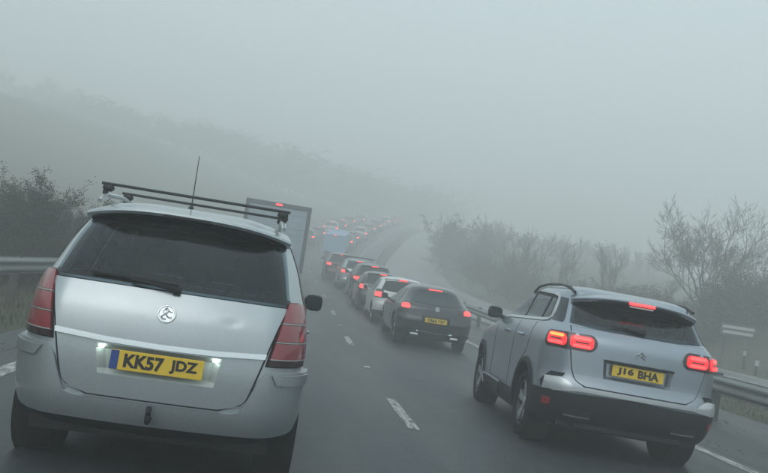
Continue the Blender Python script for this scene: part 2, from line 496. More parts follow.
def terrain_cols(y):
    c = CX(y); z = ZR(y); zo = opp_z(y)
    n0 = OPN(y); n1 = n0+OPW(y)
    cols = []
    for d in (300, 200, 120, 80, 55, 40, 30, 22, 16, 11, 7.5, 5, 3, 1.6, .8, 0):
        u = -3.45-d
        hh = bank(d-2.5, 2.0, 10, y)+bank(d-10, 9.0, 50, y)
        bump = .10*math.sin(u*1.3+y*.37)*math.sin(y*.71+u*.4)*min(1, d/3)
        cols.append((c+u, y, z+(-.03 if d < .01 else .02+hh+bump)))
    cols.append((c+1, y, z-.15)); cols.append((c+4, y, z-.22))
    u = REDGE(y)-.05
    cols.append((c+u, y, z+crossfall(u)-.03))
    a = c+u
    for t in (.15, .5, .85):
        cols.append((a+(n0-a)*t, y, z*(1-t)+zo*t+.02+crossfall(u)*(1-t)))
    cols.append((n0-.05, y, zo-.03)); cols.append(((n0+n1)/2, y, zo-.12)); cols.append((n1+.05, y, zo-.03))
    for d in (.6, 1.5, 3, 4.5, 7, 10, 14, 20, 28, 40, 60, 100, 160, 300):
        hh = bank(d-1.0, 2.1, 6, y)-bank(d-14, 14.0, 120, y)
        bump = .12*math.sin(d*1.1+y*.47)*math.sin(y*.63-d*.3)*min(1, d/3)
        cols.append((n1+d, y, zo+.02+hh+bump))
    return cols

P = [terrain_cols(y) for y in YS]
terrain = MB().grid(P, flip=True).build('ground', M['ground'])
tag(terrain, kind='structure')

road = MB().grid([[road_pt(u, y) for u in (-3.5, -2, -.5, LINE_U, 3, 4.5)]+[road_pt(4.5+(REDGE(y)-4.5)*t, y) for t in (.4, .7, 1)] for y in YS], flip=True).build('road', M['asphalt'])
tag(road, kind='structure')
oroad = strip('opposite_road', lambda y: (OPN(y), y, opp_z(y)), lambda y: (OPN(y)+OPW(y), y, opp_z(y)), M['asphalt2'], n=6, kind='structure')

def line_strip(name, u0, u1, ya, yb, parent, step=1.0, dz=.004):
    n = max(2, int((yb-ya)/step)+1)
    ys = [ya+(yb-ya)*i/(n-1) for i in range(n)]
    return strip(name, lambda y: road_pt(u0, y, dz), lambda y: road_pt(u1, y, dz), M['road_white'], parent, ys, 1)

line_strip('edge_line', LEFT_U-.1, LEFT_U+.1, -8, 150, road)
line_strip('edge_line', RIGHT_U-.09, RIGHT_U+.09, -8, 150, road)
DASH0 = 8.35
for i in range(-1, 15):
    y0 = DASH0+i*9.15
    line_strip('lane_dash', LINE_U-.06, LINE_U+.06, y0, y0+2.0, road, .5)
    ys_ = y0+5.3
    x, yy, z = road_pt(LINE_U, ys_)
    MB().box((x, yy, z+.008), (.10, .13, .018), .006).build('road_stud', M['sign_white'], road)
for ua in (.15,):
    o_y = [-8+i for i in range(0, 50)]
    strip('opposite_edge_line', lambda y: (OPN(y)+.45, y, opp_z(y)+.005), lambda y: (OPN(y)+.6, y, opp_z(y)+.005), M['road_white'], oroad, o_y, 1)
    strip('opposite_edge_line', lambda y: (OPN(y)+OPW(y)-.6, y, opp_z(y)+.005), lambda y: (OPN(y)+OPW(y)-.45, y, opp_z(y)+.005), M['road_white'], oroad, o_y, 1)

M['tar'] = mat('tar_seam', (.012, .012, .013), .45, var=.3, scale=5)
def seam(u, w_, ya, yb, sd):
    n = int((yb-ya)/.35); rr_ = random.Random(sd); P_ = []; wob = 0
    for i in range(n+1):
        y = ya+(yb-ya)*i/n; wob = wob*.8+rr_.gauss(0, .006); ww = w_*rr_.uniform(.5, 1.3)
        P_.append([road_pt(u+wob-ww/2, y, .0035), road_pt(u+wob+ww/2, y, .0035)])
    MB().grid(P_, flip=True).build('tar_seam', M['tar'], road, False)
seam(5.62, .02, 4, 50, 2); seam(-2.95, .02, 2, 50, 3)
# ------------------------------------------------------------------ crash barriers
WPROF = [(.0, -.155), (.0, -.135), (.05, -.105), (.08, -.085), (.08, -.055), (.035, -.025), (.03, 0), (.035, .025), (.08, .055), (.08, .085), (.05, .105), (.0, .135), (.0, .155)]

def barrier(name, fx, fz, side, y0, y1, label):
    """side=+1: beam face looks towards +x"""
    root = empty(name, (fx(y0), y0, fz(y0)), label, 'crash barrier')
    ox, oy, oz = root.location
    y = y0; k = 0
    while y < y1-.01:
        ya, yb = y, min(y+3.2, y1)
        P = []
        for t in (0, .25, .5, .75, 1.0):
            yy = ya+(yb-ya)*t+(.10 if t == 1 else 0)
            dx = .004 if t == 1 else 0
            P.append([(fx(yy)-ox+side*(d+dx), yy-oy, fz(yy)-oz+.62+h) for d, h in WPROF])
        mb = MB().grid(P, flip=(side > 0))
        back = [[(p[0]-side*.006, p[1], p[2]) for p in row] for row in P]
        mb.grid(back, flip=(side < 0))
        mb.build('rail_section', M['galv'], root, True, 50)
        for b in (-.05, .05):                                    # splice bolts
            if ya < 40:
                mb2 = MB()
                mb2.tube([(fx(ya)-ox+side*.075, ya+.05-oy, fz(ya)-oz+.62+b*1.4), (fx(ya)-ox+side*.100, ya+.05-oy, fz(ya)-oz+.62+b*1.4)], .014, 6)
                mb2.build('bolt', M['galv'], root)
        yp = ya+.9
        if yp < y1:
            mp = MB(); cx_, cz_ = fx(yp)-ox, fz(yp)-oz
            for (bx, bw, bd) in ((-.062, .13, .006), (-.127, .006, .05), (.003, .006, .05)):
                mp.box((cx_+side*(bx), yp-oy+(0 if bw > .05 else .022), cz_+.33), (bw if bw > .05 else bd*.15+.006, .006 if bw > .05 else .05, .96))
            mp.build('post', M['post'], root, False)
        y += 3.2; k += 1
    return root

barrier('crash_barrier', lambda y: CX(y)-4.75, lambda y: ZR(y)+.08, 1, -4.3, 120, 'grey steel crash barrier on the grass verge left of the estate car')
barrier('crash_barrier', lambda y: CX(y)+min(7.4, OPN(y)-CX(y)-.7), lambda y: ZR(y)+crossfall(7.4)-.25*min(max((y-20)/60, 0), 1), -1, -3.1, 125, 'grey steel crash barrier along the central reservation beside the silver-grey crossover')

# ------------------------------------------------------------------ car body surface
class Body:
    def __init__(s, z, w, r, f, a=.22, b=.30, c=.04, fa=.45, fb=.55, fc=.12, taper=.05):
        s.w = pchip(*w); s.r = pchip(*r); s.f = pchip(*f)
        s.a = (lambda q: a) if not hasattr(a, '__len__') else pchip(*a)
        s.b = (lambda q: b) if not hasattr(b, '__len__') else pchip(*b)
        s.c = (lambda q: c) if not hasattr(c, '__len__') else pchip(*c)
        s.fa, s.fb, s.fc, s.taper = fa, fb, fc, taper
        s.z0, s.z1 = z
        s.cache = {}
        s.n = (20, 12, 64, 8, 8)
        s.rt = .55
    def outline(s, z):
        z = min(max(z, s.z0), s.z1)
        key = round(z, 5)
        if key in s.cache:
            return s.cache[key]
        w, r, f = s.w(z), s.r(z), s.f(z)
        a = min(s.a(z), .8*w); b = min(s.b(z), .35*(f-r)); c = s.c(z)
        fa = min(s.fa, .8*w); fb = min(s.fb, .35*(f-r)); fc = s.fc
        nr, nc, ns, nf, nd = s.n
        xs, ys = [], []
        for i in range(nr):
            x = (w-a)*i/nr
            xs.append(x); ys.append(r+c*(x/w)**2)
        for i in range(nc):
            th = math.pi/2*i/nc
            x = w-a+a*math.sin(th)
            xs.append(x); ys.append(r+c*(x/w)**2+b*(1-math.cos(th)))
        y0, y1 = r+c+b, f-fc-fb
        for i in range(ns):
            xs.append(w); ys.append(y0+(y1-y0)*i/ns)
        for i in range(nf):
            th = math.pi/2*i/nf
            x = w-fa+fa*math.cos(th)
            xs.append(x); ys.append(y1+fb*math.sin(th)+fc*(1-(x/w)**2))
        for i in range(nd+1):
            x = (w-fa)*(1-i/nd)
            xs.append(x); ys.append(y1+fb+fc*(1-(x/w)**2))
        xs = np.array(xs); ys = np.array(ys)
        ym, L = (r+f)/2, (f-r)/2
        q = np.clip(np.abs(ys-ym)/L, 0, 1)
        xs = xs*(1-s.taper*np.where(ys > ym, 1.0, s.rt)*q**2.5)
        ys = np.maximum.accumulate(ys+np.arange(len(ys))*1e-7)
        sl = np.concatenate([[0], np.cumsum(np.hypot(np.diff(xs), np.diff(ys)))])
        k = int(np.argmax(xs))
        s.cache[key] = (xs, ys, sl, k)
        return s.cache[key]
    def rear(s, x, z):
        xs, ys, sl, k = s.outline(z)
        return Vector((x, float(np.interp(abs(x), xs[:k+1], ys[:k+1])), z))
    def arc(s, q, z):
        xs, ys, sl, k = s.outline(z)
        x = float(np.interp(abs(q), sl, xs)); y = float(np.interp(abs(q), sl, ys))
        return Vector((x if q >= 0 else -x, y, z))
    def side(s, y, z, sg):
        xs, ys, sl, k = s.outline(z)
        return Vector((sg*float(np.interp(y, ys, xs)), y, z))
    def fn(s, mode):
        if mode == 'rear': return s.rear
        if mode == 'arc': return s.arc
        sg = 1 if mode == 'right' else -1
        return lambda y, z: s.side(y, z, sg)

    def grid_pt(s, mode, a, z, off):
        f = s.fn(mode)
        e = .006
        p = f(a, z)
        u = f(a+e, z)-f(a-e, z)
        v = f(a, min(z+e, s.z1))-f(a, max(z-e, s.z0))
        n = u.cross(v)
        n = n.normalized() if n.length > 1e-12 else Vector((0, -1, 0))
        if mode == 'left':
            pass
        if mode == 'right':
            n = n if n.x > 0 else -n
        elif mode == 'left':
            n = n if n.x < 0 else -n
        elif n.y > 0 and mode == 'rear':
            n = -n
        elif mode == 'arc':
            c = Vector((p.x, p.y-2.0, 0))
            if n.dot(c) < 0: n = -n
        return p+n*off, n

    def patch(s, mb, mode, bot, top, nu, nv, off, depth=.01):
        """surface piece ruled between a bottom and a top curve, standing off the body, with a rim"""
        def res(poly, n):
            t = np.linspace(0, 1, len(poly)); q = np.linspace(0, 1, n+1)
            A = np.array(poly, float)
            return [(float(np.interp(k, t, A[:, 0])), float(np.interp(k, t, A[:, 1]))) for k in q]
        B, T = res(bot, nu), res(top, nu)
        Pm = []; Nm = []
        for i in range(nu+1):
            rp, rn = [], []
            for j in range(nv+1):
                t = j/nv
                a = B[i][0]*(1-t)+T[i][0]*t; z = B[i][1]*(1-t)+T[i][1]*t
                p, n = s.grid_pt(mode, a, z, off)
                rp.append(p); rn.append(n)
            Pm.append(rp); Nm.append(rn)
        d0 = (Pm[-1][nv//2]-Pm[0][nv//2]).cross(Pm[nu//2][-1]-Pm[nu//2][0])
        flip = d0.dot(Nm[nu//2][nv//2]) < 0
        mb.grid([[tuple(p) for p in row] for row in Pm], flip)
        if depth:
            loop = [(i, 0) for i in range(nu)]+[(nu, j) for j in range(nv)]+[(i, nv) for i in range(nu, 0, -1)]+[(0, j) for j in range(nv, 0, -1)]
            a = [tuple(Pm[i][j]) for i, j in loop]; b = [tuple(Pm[i][j]-Nm[i][j]*depth) for i, j in loop]
            n = len(loop); fs = []
            for k in range(n):
                q = (k, (k+1) % n, n+(k+1) % n, n+k)
                fs.append(q if flip else q[::-1])
            mb.add(a+b, fs)
        return mb

    def body_mesh(s, name, m, parent, zs, arches=(), holes=(), shrink=0.0):
        rings = []
        for z in zs:
            xs, ys, sl, k = s.outline(z)
            ring = [(float(x), float(y), z) for x, y in zip(xs, ys)]+[(-float(x), float(y), z) for x, y in zip(xs[-2:0:-1], ys[-2:0:-1])]
            rings.append(ring)
        n = len(rings[0]); nz = len(zs)
        V = [list(p) for r_ in rings for p in r_]
        faces = []; moved = {}
        dead = []
        for i in range(nz-1):
            for k in range(n):
                q = (i*n+k, i*n+(k+1) % n, (i+1)*n+(k+1) % n, (i+1)*n+k)
                cx = sum(V[j][0] for j in q)/4; cy = sum(V[j][1] for j in q)/4; cz = sum(V[j][2] for j in q)/4
                kill = False
                for (yc, zc, rad) in arches:
                    if abs(cx) > .5 and (cy-yc)**2+(cz-zc)**2 < rad**2 and cz < zc+rad:
                        kill = True; dead.append((q, yc, zc, rad))
                for hf in holes:
                    if hf(cx, cy, cz): kill = True
                if not kill: faces.append(q)
        used = set(j for f in faces for j in f)
        for q, yc, zc, rad in dead:
            for j in q:
                if j in used and j not in moved:
                    dy, dz = V[j][1]-yc, V[j][2]-zc
                    L = math.hypot(dy, dz)
                    if L > 1e-4 and L < rad*1.25:
                        ny, nz_ = yc+dy/L*rad, max(zs[0], zc+dz/L*rad)
                        p = s.side(ny, nz_, 1 if V[j][0] > 0 else -1)
                        moved[j] = tuple(p)
        for j, p in moved.items(): V[j] = list(p)
        faces.append(tuple(range((nz-1)*n, nz*n)))
        if shrink:
            V = [(p[0]*(1-shrink), 2.0+(p[1]-2.0)*(1-shrink*.6), 1.0+(p[2]-1.0)*(1-shrink*1.2)) for p in V]
            faces = [f[::-1] for f in faces]
        mb = MB(); mb.add(V, faces)
        return mb.build(name, m, parent, True, 40)

def windows_open(B, z0, z1, rear_w, sides, front_y):
    """openings behind the rear screen, side windows and windscreen"""
    def hf(x, y, z):
        if not (z0 < z < z1): return False
        xs, ys, sl, k = B.outline(z)
        if abs(x) < rear_w*B.w(z) and y < 1.2: return True
        if y > front_y-(z-z0)*1.1 and abs(x) < .74*B.w(z): return True
        if abs(x) > .9*B.w(z):
            for ya, yb, yta, ytb in sides:
                t = (z-z0)/(z1-z0)
                if ya+(yta-ya)*t < y < yb+(ytb-yb)*t: return True
        return False
    return hf

def cabin(root, B, zs, z_floor, holes, rows, arch_z):
    B.body_mesh('cabin_lining', M['seat'], root, [z for z in zs if z > z_floor], (), holes, .035)
    for y, xs_, top in rows:
        for x in xs_:
            mb = MB(); mb.box((x, y, z_floor+.02), (.46, .16, top-z_floor-.12), .05)
            st = mb.build('seat_back', M['seat'], root, True, 40)
            h = MB(); h.box((x, y-.01, top+.03), (.25, .10, .17), .045); h.tube([(x-.06, y, top-.1), (x-.06, y, top)], .008, 5); h.tube([(x+.06, y, top-.1), (x+.06, y, top)], .008, 5)
            h.build('head_rest', M['seat'], st, True, 40)
    d = MB(); d.box((0, 2.95, arch_z-.08), (1.3, .5, .16), .06); d.build('dashboard', M['plastic'], root, True, 40)
    w_ = MB(); w_.tube([(.36+.17*math.cos(a), 2.62+.05*math.sin(a), arch_z-.06+.16*math.sin(a)) for a in np.linspace(0, 2*math.pi, 21)], .015, 6, False); w_.build('steering_wheel', M['plastic'], root)

def zlevels(z0, z1, n, dense=()):
    zs = list(np.linspace(z0, z1, n))
    for d in dense: zs.append(d)
    zs = sorted(set(round(float(z), 4) for z in zs))
    out = [zs[0]]
    for z in zs[1:]:
        if z-out[-1] > .004: out.append(z)
    return out

def rrect(a0, a1, z0, z1, rad, n=6, skew=0.0, drop=0.0):
    """bottom and top curves of a rounded rectangle (a0..a1, z0..z1); drop lowers the a1 end"""
    bot, top = [], []
    s = 1 if a1 > a0 else -1
    rad = min(rad, abs(a1-a0)/2, (z1-z0)/2)
    for i in range(n+1):
        t = math.pi/2*i/n
        a = a0+s*rad*(1-math.cos(t)); dz = rad*(1-math.sin(t))
        bot.append((a, z0+dz)); top.append((a, z1-dz))
    for i in range(n, -1, -1):
        t = math.pi/2*i/n
        a = a1-s*rad*(1-math.cos(t)); dz = rad*(1-math.sin(t))
        bot.append((a, z0+dz)); top.append((a, z1-dz))
    f = lambda p: (p[0]+skew*(p[1]-z0), p[1]-drop*abs((p[0]-a0)/(a1-a0)))
    return [f(p) for p in bot], [f(p) for p in top]

def strip_along(body, mb, mode, pts, width, off, depth=.006, nu=None):
    """thin strip that follows a polyline on the body"""
    P = [Vector((a, z, 0)) for a, z in pts]
    bot, top = [], []
    for i, p in enumerate(P):
        a = P[max(0, i-1)]; b = P[min(len(P)-1, i+1)]
        t = (b-a).normalized(); nrm = Vector((-t.y, t.x, 0))*(width/2)
        bot.append((p.x-nrm.x, p.y-nrm.y)); top.append((p.x+nrm.x, p.y+nrm.y))
    body.patch(mb, mode, bot, top, nu or max(len(pts)-1, 8), 1, off, depth)

def text_mesh(txt, size, m, parent, name='lettering', mw=None, width=None, bold=.0, extrude=.0015, height=None):
    cu = bpy.data.curves.new('lettering_curve', 'FONT')
    cu.body = txt; cu.size = size; cu.align_x = 'CENTER'; cu.align_y = 'CENTER'
    cu.offset = bold; cu.extrude = extrude; cu.resolution_u = 3
    to = bpy.data.objects.new('lettering_tmp', cu)
    COL.objects.link(to)
    dg = bpy.context.evaluated_depsgraph_get()
    me = bpy.data.meshes.new_from_object(to.evaluated_get(dg))
    bpy.data.objects.remove(to); bpy.data.curves.remove(cu)
    n = len(me.vertices); co = np.zeros(n*3); me.vertices.foreach_get('co', co); co = co.reshape(-1, 3)
    if n:
        mn, mx = co.min(0), co.max(0)
        co[:, :2] -= ((mn+mx)/2)[:2]
        if width: co[:, 0] *= width/(mx[0]-mn[0])
        if height: co[:, 1] *= height/(mx[1]-mn[1])
        me.vertices.foreach_set('co', co.ravel())
    me.materials.clear(); me.materials.append(m); me.name = name
    o = bpy.data.objects.new(name, me); COL.objects.link(o); o.parent = parent
    if mw is not None: o.matrix_local = mw
    return o

def number_plate(parent, pos, tilt, txt, band=False, w=.52, h=.111):
    """plate facing the rear (-y); tilt leans its top forward"""
    pl = MB()
    pl.box((0, 0, 0), (w, .008, h), .003)
    o = pl.build('number_plate', M['plate_yellow'], parent, True, 30)
    o.matrix_local = Matrix.Translation(pos) @ Matrix.Rotation(-tilt, 4, 'X')
    face = Matrix.Rotation(math.pi/2, 4, 'X')
    if band:
        MB().box((-w/2+.023, -.0052, 0), (.044, .004, h-.006)).build('country_band', M['plate_blue'], o, False)
    if txt:
        tw = w-(.10 if band else .07)
        tot = tw*(len(txt)/8.0)**.35; words = txt.split(' '); cw = lambda q: sum({'1': .55, 'J': .85}.get(ch_, 1.0) for ch_ in q); unit = tot/(sum(cw(q) for q in words)+.45*(len(words)-1)); x0 = -tot/2
        for q in words:
            ww = unit*cw(q)
            text_mesh(q, .1, M['plate_ink'], o, 'lettering', Matrix.Translation(((.022 if band else 0)+x0+ww/2, -.0055, 0)) @ face, ww-unit*.14, .0042, .001, .079)
            x0 += ww+unit*.45
    return o

def wheel(parent, cx, cy, r=.32, width=.21, sg=1, spokes=5, two_tone=False, steel=False, detail=28, dark=False):
    """wheel with its outer face towards sg*x; cx is the outer tyre face"""
    root = empty('wheel', (cx, cy, r))
    root.parent = parent
    ri = r*.68
    t = MB(); W = width; S = -sg
    t.lathe_x([(S*.03, ri), (S*.012, ri+.01), (S*.0, ri+.03), (S*.004, r-.045), (S*.022, r-.012), (S*.045, r), (S*(W-.045), r), (S*(W-.02), r-.012), (S*W, r-.05), (S*W, ri)], (0, 0, 0), detail)
    t.build('tyre', M['rubber'], root)
    rm = MB()
    rm.lathe_x([(S*W*.9, ri), (S*.05, ri*.96), (S*.03, ri), (S*.018, ri*1.01), (S*.022, ri*.93), (S*.045, ri*.9), (S*.09, ri*.88)], (0, 0, 0), detail)
    rm.build('rim', M['alloy_dark'] if two_tone else M['alloy'], root)
    d = MB(); d.lathe_x([(S*.10, ri*.9), (S*.10, .02), (S*.10, 0.001)], (0, 0, 0), 20); d.build('brake_shield', M['alloy_dark'], root)
    sp = MB()
    for k in range(spokes):
        a = 2*math.pi*k/spokes
        for da in ((-.13, .13) if two_tone else (0,)):
            rot = Matrix.Rotation(a+da, 3, 'X')
            wd = .045 if two_tone else .085
            pts = [(.0, -wd*.55, .045), (0, wd*.55, .045), (0, wd*.5, ri*.93), (0, -wd*.5, ri*.93)]
            fr, bk = [], []
            for i, (x, y, z) in enumerate(pts):
                xo = S*(.045 if i < 2 else .028)
                fr.append(tuple(rot @ Vector((xo, y, z)))); bk.append(tuple(rot @ Vector((xo+S*.035, y, z))))
            sp.add(fr+bk, [(0, 1, 2, 3), (7, 6, 5, 4), (0, 4, 5, 1), (1, 5, 6, 2), (2, 6, 7, 3), (3, 7, 4, 0)])
    sp.lathe_x([(S*.09, .06), (S*.042, .06), (S*.036, .045), (S*.036, .001)], (0, 0, 0), 14)
    sp.build('spokes', M['alloy'], root, True, 40)
    return root

def mirror(parent, sg, body, y, z, m, out=.17):
    base = body.side(y, z, sg)
    mb = MB()
    xs0 = base.x+sg*.05
    prof = []
    for (t, sc) in ((0, .55), (.12, .85), (.4, 1.0), (.8, .98), (.95, .8), (1.0, .45)):
        ring = []
        for k in range(12):
            a = 2*math.pi*k/12
            ca, sa = math.cos(a), math.sin(a)
            ring.append((xs0+sg*out*t, y+.055*sc*(abs(ca)**.7)*(1 if ca > 0 else -1)+.02*t, z+.07+.078*sc*(abs(sa)**.7)*(1 if sa > 0 else -1)))
        prof.append(ring)
    vs = [p for r_ in prof for p in r_]; fs = []
    for i in range(5):
        for k in range(12):
            q = (i*12+k, i*12+(k+1) % 12, (i+1)*12+(k+1) % 12, (i+1)*12+k); fs.append(q if sg < 0 else q[::-1])
    fs.append(tuple(range(12))); fs.append(tuple(60+k for k in range(12)))
    mb.add(vs, fs)
    mb.tube([(base.x-sg*.03, y+.02, z+.0), (xs0+sg*.03, y+.01, z+.04)], [.035, .025], 8)
    o = mb.build('door_mirror', m, parent, True, 45)
    g = MB(); g.box((xs0+sg*out*.52, y-.052, z+.072), (out*.78, .006, .115), .002); g.build('mirror_glass', M['glass'], o, False)
    return o

# ------------------------------------------------------------------ hero car 1: silver people carrier with roof bars
def make_estate():
    root = empty('car', (-.636, 4.923, 0), 'silver people carrier with black roof bars and a dented tailgate, nearest on the left', 'car', 'cars queuing on the road')
    root.rotation_euler = (0, 0, R(.98))
    B = Body((.20, 1.676),
             w=([.20, .28, .36, .5, .7, .85, 1.0, 1.1, 1.2, 1.35, 1.5, 1.56, 1.60, 1.635, 1.66, 1.676],
                [.72, .79, .835, .865, .872, .867, .852, .832, .795, .745, .675, .635, .57, .45, .28, .04]),
             r=([.20, .28, .36, .5, .65, .8, .95, 1.1, 1.2, 1.35, 1.5, 1.56, 1.60, 1.635, 1.66, 1.676],
                [.45, .22, .10, .055, .05, .06, .085, .15, .215, .34, .49, .55, .60, .74, 1.0, 1.5]),
             f=([.20, .28, .36, .55, .75, .88, .96, 1.03, 1.1, 1.3, 1.5, 1.60, 1.635, 1.66, 1.676],
                [4.0, 4.3, 4.42, 4.46, 4.40, 4.20, 3.85, 3.5, 3.35, 2.98, 2.58, 2.30, 2.15, 1.95, 1.6]),
             a=([.2, .7, 1.0, 1.2, 1.5, 1.676], [.26, .24, .22, .18, .14, .1]),
             b=([.2, .7, 1.1, 1.5, 1.676], [.36, .36, .36, .30, .2]), c=([.2, .6, 1.1, 1.5, 1.62, 1.676], [.07, .06, .06, .10, .05, .0]), taper=.05)
    B.rt = 1.55
    paint_ = M['silver']
    wr = .318; wy, wf = .865, 3.568
    zs = zlevels(.20, 1.64, 52, (1.645, 1.65, 1.655, 1.66, 1.665, 1.67, 1.674, 1.676))
    wo = windows_open(B, 1.13, 1.50, .84, ((2.06, 3.0, 2.1, 2.48), (1.09, 1.94, 1.16, 1.94), (.62, .96, .84, 1.0)), 2.95)
    B.body_mesh('body', paint_, root, zs, ((wy, .33, .37), (wf, .33, .37)), (lambda x, y, z: -.39 < x < .38 and .59 < z < .80 and y < 1, wo))
    cabin(root, B, zs, .80, (wo,), ((1.05, (-.45, .45), 1.22), (1.72, (-.42, 0, .42), 1.20), (2.45, (-.37, .37), 1.30)), 1.08)
    MB().box((0, 2.2, .50), (1.36, 4.0, .52)).box((0, .62, .42), (1.44, .55, .36)).build('underbody', M['underbody'], root, False)
    # tailgate: pieces around the plate recess, standing off a dark shut gap
    tgw = pchip([.49, .52, .56, .62, .80, .95, 1.06, 1.11], [.36, .47, .515, .535, .585, .625, .66, .685])
    bot_z = lambda x: .500+.055*(abs(x)/.5)**6 if abs(x) < .5 else .555
    gp = MB()
    xs_ = np.linspace(-1, 1, 25)
    def span(za, zb, grow, mb, off, depth, nv=8, x0=-1, x1=1):
        rows_b, rows_t = [], []
        for t in np.linspace(x0, x1, 61):
            rows_b.append((t, za)); rows_t.append((t, zb))
        zz = np.linspace(za, zb, nv+1)
        Pm = []; Nm = []
        for t, _ in rows_b:
            rp, rn = [], []
            for z in zz:
                xx = t*(tgw(z)+grow)
                p, n = B.grid_pt('rear', xx, z, off-(.0045*math.exp(-((xx-.375)/.045)**2-((z-.985)/.02)**2) if grow == 0 else 0)); rp.append(p); rn.append(n)
            Pm.append(rp); Nm.append(rn)
        mb.grid([[tuple(p) for p in r_] for r_ in Pm], False)
        return Pm, Nm
    span(.482, 1.118, .012, gp, .002, 0, 14, -1, 1)
    # keep the gap out of the recess
    gp.f = [f for f in gp.f if not (abs(sum(gp.v[i][0] for i in f)/4) < .45 and .54 < sum(gp.v[i][2] for i in f)/4 < 1.06)]
    gp.build('shut_gap', M['gap'], root)
    tg = MB()
    rx0, rx1, rz0, rz1 = -.36, .35, .612, .778
    span(rz1, 1.108, 0, tg, .009, 0, 30)
    span(.492, rz0, 0, tg, .009, 0, 5)
    for sgn in (-1, 1):
        Pm = []
        for t in np.linspace(0, 1, 7):
            row = []
            for z in np.linspace(rz0, rz1, 7):
                x = (rx1-.025*(rz1-z)/(rz1-rz0) if sgn > 0 else -rx0-.035*(rz1-z)/(rz1-rz0))
                p, n = B.grid_pt('rear', sgn*(x+(tgw(z)-x)*t), z, .009); row.append(tuple(p))
            Pm.append(row)
        tg.grid(Pm, sgn < 0)
    tail = tg.build('tailgate', paint_, root, True, 40)
    # recess bowl
    rc = MB()
    nu, nv = 16, 6
    Pm = []; rim = []
    for i in range(nu+1):
        row = []
        for j in range(nv+1):
            z = rz0+(rz1-rz0)*j/nv; tt = (rz1-z)/(rz1-rz0)
            xl, xr = rx0+.035*tt, rx1-.025*tt
            x = xl+(xr-xl)*i/nu
            edge = i in (0, nu) or j in (0, nv)
            p, n = B.grid_pt('rear', x, z, .009 if edge else -.035)
            if not edge:
                p = p+Vector((0, 0, 0))
            row.append(tuple(p))
        Pm.append(row)
    rc.grid(Pm)
    rc.build('plate_recess', M['recess'], tail, True, 25)
    pz = .702
    number_plate(tail, (-.003, .028, pz), R(4), 'KK57 JDZ', True)
    for x in (-.325, .315):
        MB().box((x, .060, .762), (.030, .018, .012), .004).build('plate_lamp', M['lit_plate'], tail)
    # chrome strip
    ch = MB()
    B.patch(ch, 'rear', [(-.59, .806), (-.3, .789), (0, .784), (.3, .789), (.59, .806)], [(-.595, .836), (-.3, .818), (0, .813), (.3, .818), (.595, .836)], 28, 3, .024, .02)
    ch.build('chrome_strip', M['chrome'], tail)
    # rear screen
    gl = MB()
    gb = [(-.715, 1.125), (-.5, 1.108), (-.25, 1.100), (0, 1.098), (.25, 1.100), (.5, 1.108), (.715, 1.125)]
    gt = [(-.655, 1.525), (-.45, 1.548), (-.2, 1.558), (0, 1.562), (.2, 1.558), (.45, 1.548), (.655, 1.525)]
    B.patch(gl, 'arc', gb, gt, 36, 14, .008, .0)
    glass = gl.build('rear_window', M['privacy_glass'], tail, True, 40)
    wp = MB()
    w0, w1 = B.grid_pt('rear', .02, 1.115, .035)[0], B.grid_pt('rear', -.24, 1.135, .035)[0]
    wp.tube([w0, (w0+w1)/2+Vector((0, -.008, .004)), w1], [.016, .011, .008], 6)
    wa, wb = B.grid_pt('rear', -.47, 1.150, .026)[0], B.grid_pt('rear', .03, 1.142, .026)[0]
    wp.tube([wa, (wa+wb)/2, wb], [.007, .013, .009], 6)
    wp.lathe_x([(-.02, .001), (-.02, .025), (.02, .025), (.02, .001)], tuple(B.grid_pt('rear', .03, 1.115, .02)[0]), 10)
    wp.build('rear_wiper', M['plastic'], tail)
    # badge: ring with a raised beast
    bd = MB(); bc, bn = B.grid_pt('rear', -.002, .985, .016)
    rotb = Matrix.Rotation(-R(13), 3, 'X')
    bp = lambda x, z, d=0: bc+rotb @ Vector((x, -d, z))
    bd.tube([bp(.048*math.cos(a), .048*math.sin(a)) for a in np.linspace(0, 2*math.pi, 25)], .0055, 6, False)
    bd.add([bp(.045*math.cos(a), .045*math.sin(a), -.004) for a in np.linspace(0, 2*math.pi, 24, endpoint=False)], [tuple(range(24))])
    for pts in ([(-.03, -.02), (-.012, -.005), (0, .005), (.012, .018), (.022, .012), (.03, .014)], [(-.012, -.005), (-.02, .012), (-.012, .028), (-.002, .018)],
                [(-.004, -.002), (.008, -.018), (.022, -.022), (.03, -.014)], [(.012, .018), (.004, .03)], [(-.03, -.02), (-.016, -.032), (.0, -.03)], [(-.012, .028), (.002, .034)]):
        bd.tube([bp(x, z, .002) for x, z in pts], .0045, 5)
    bd.build('badge', M['chrome'], tail)
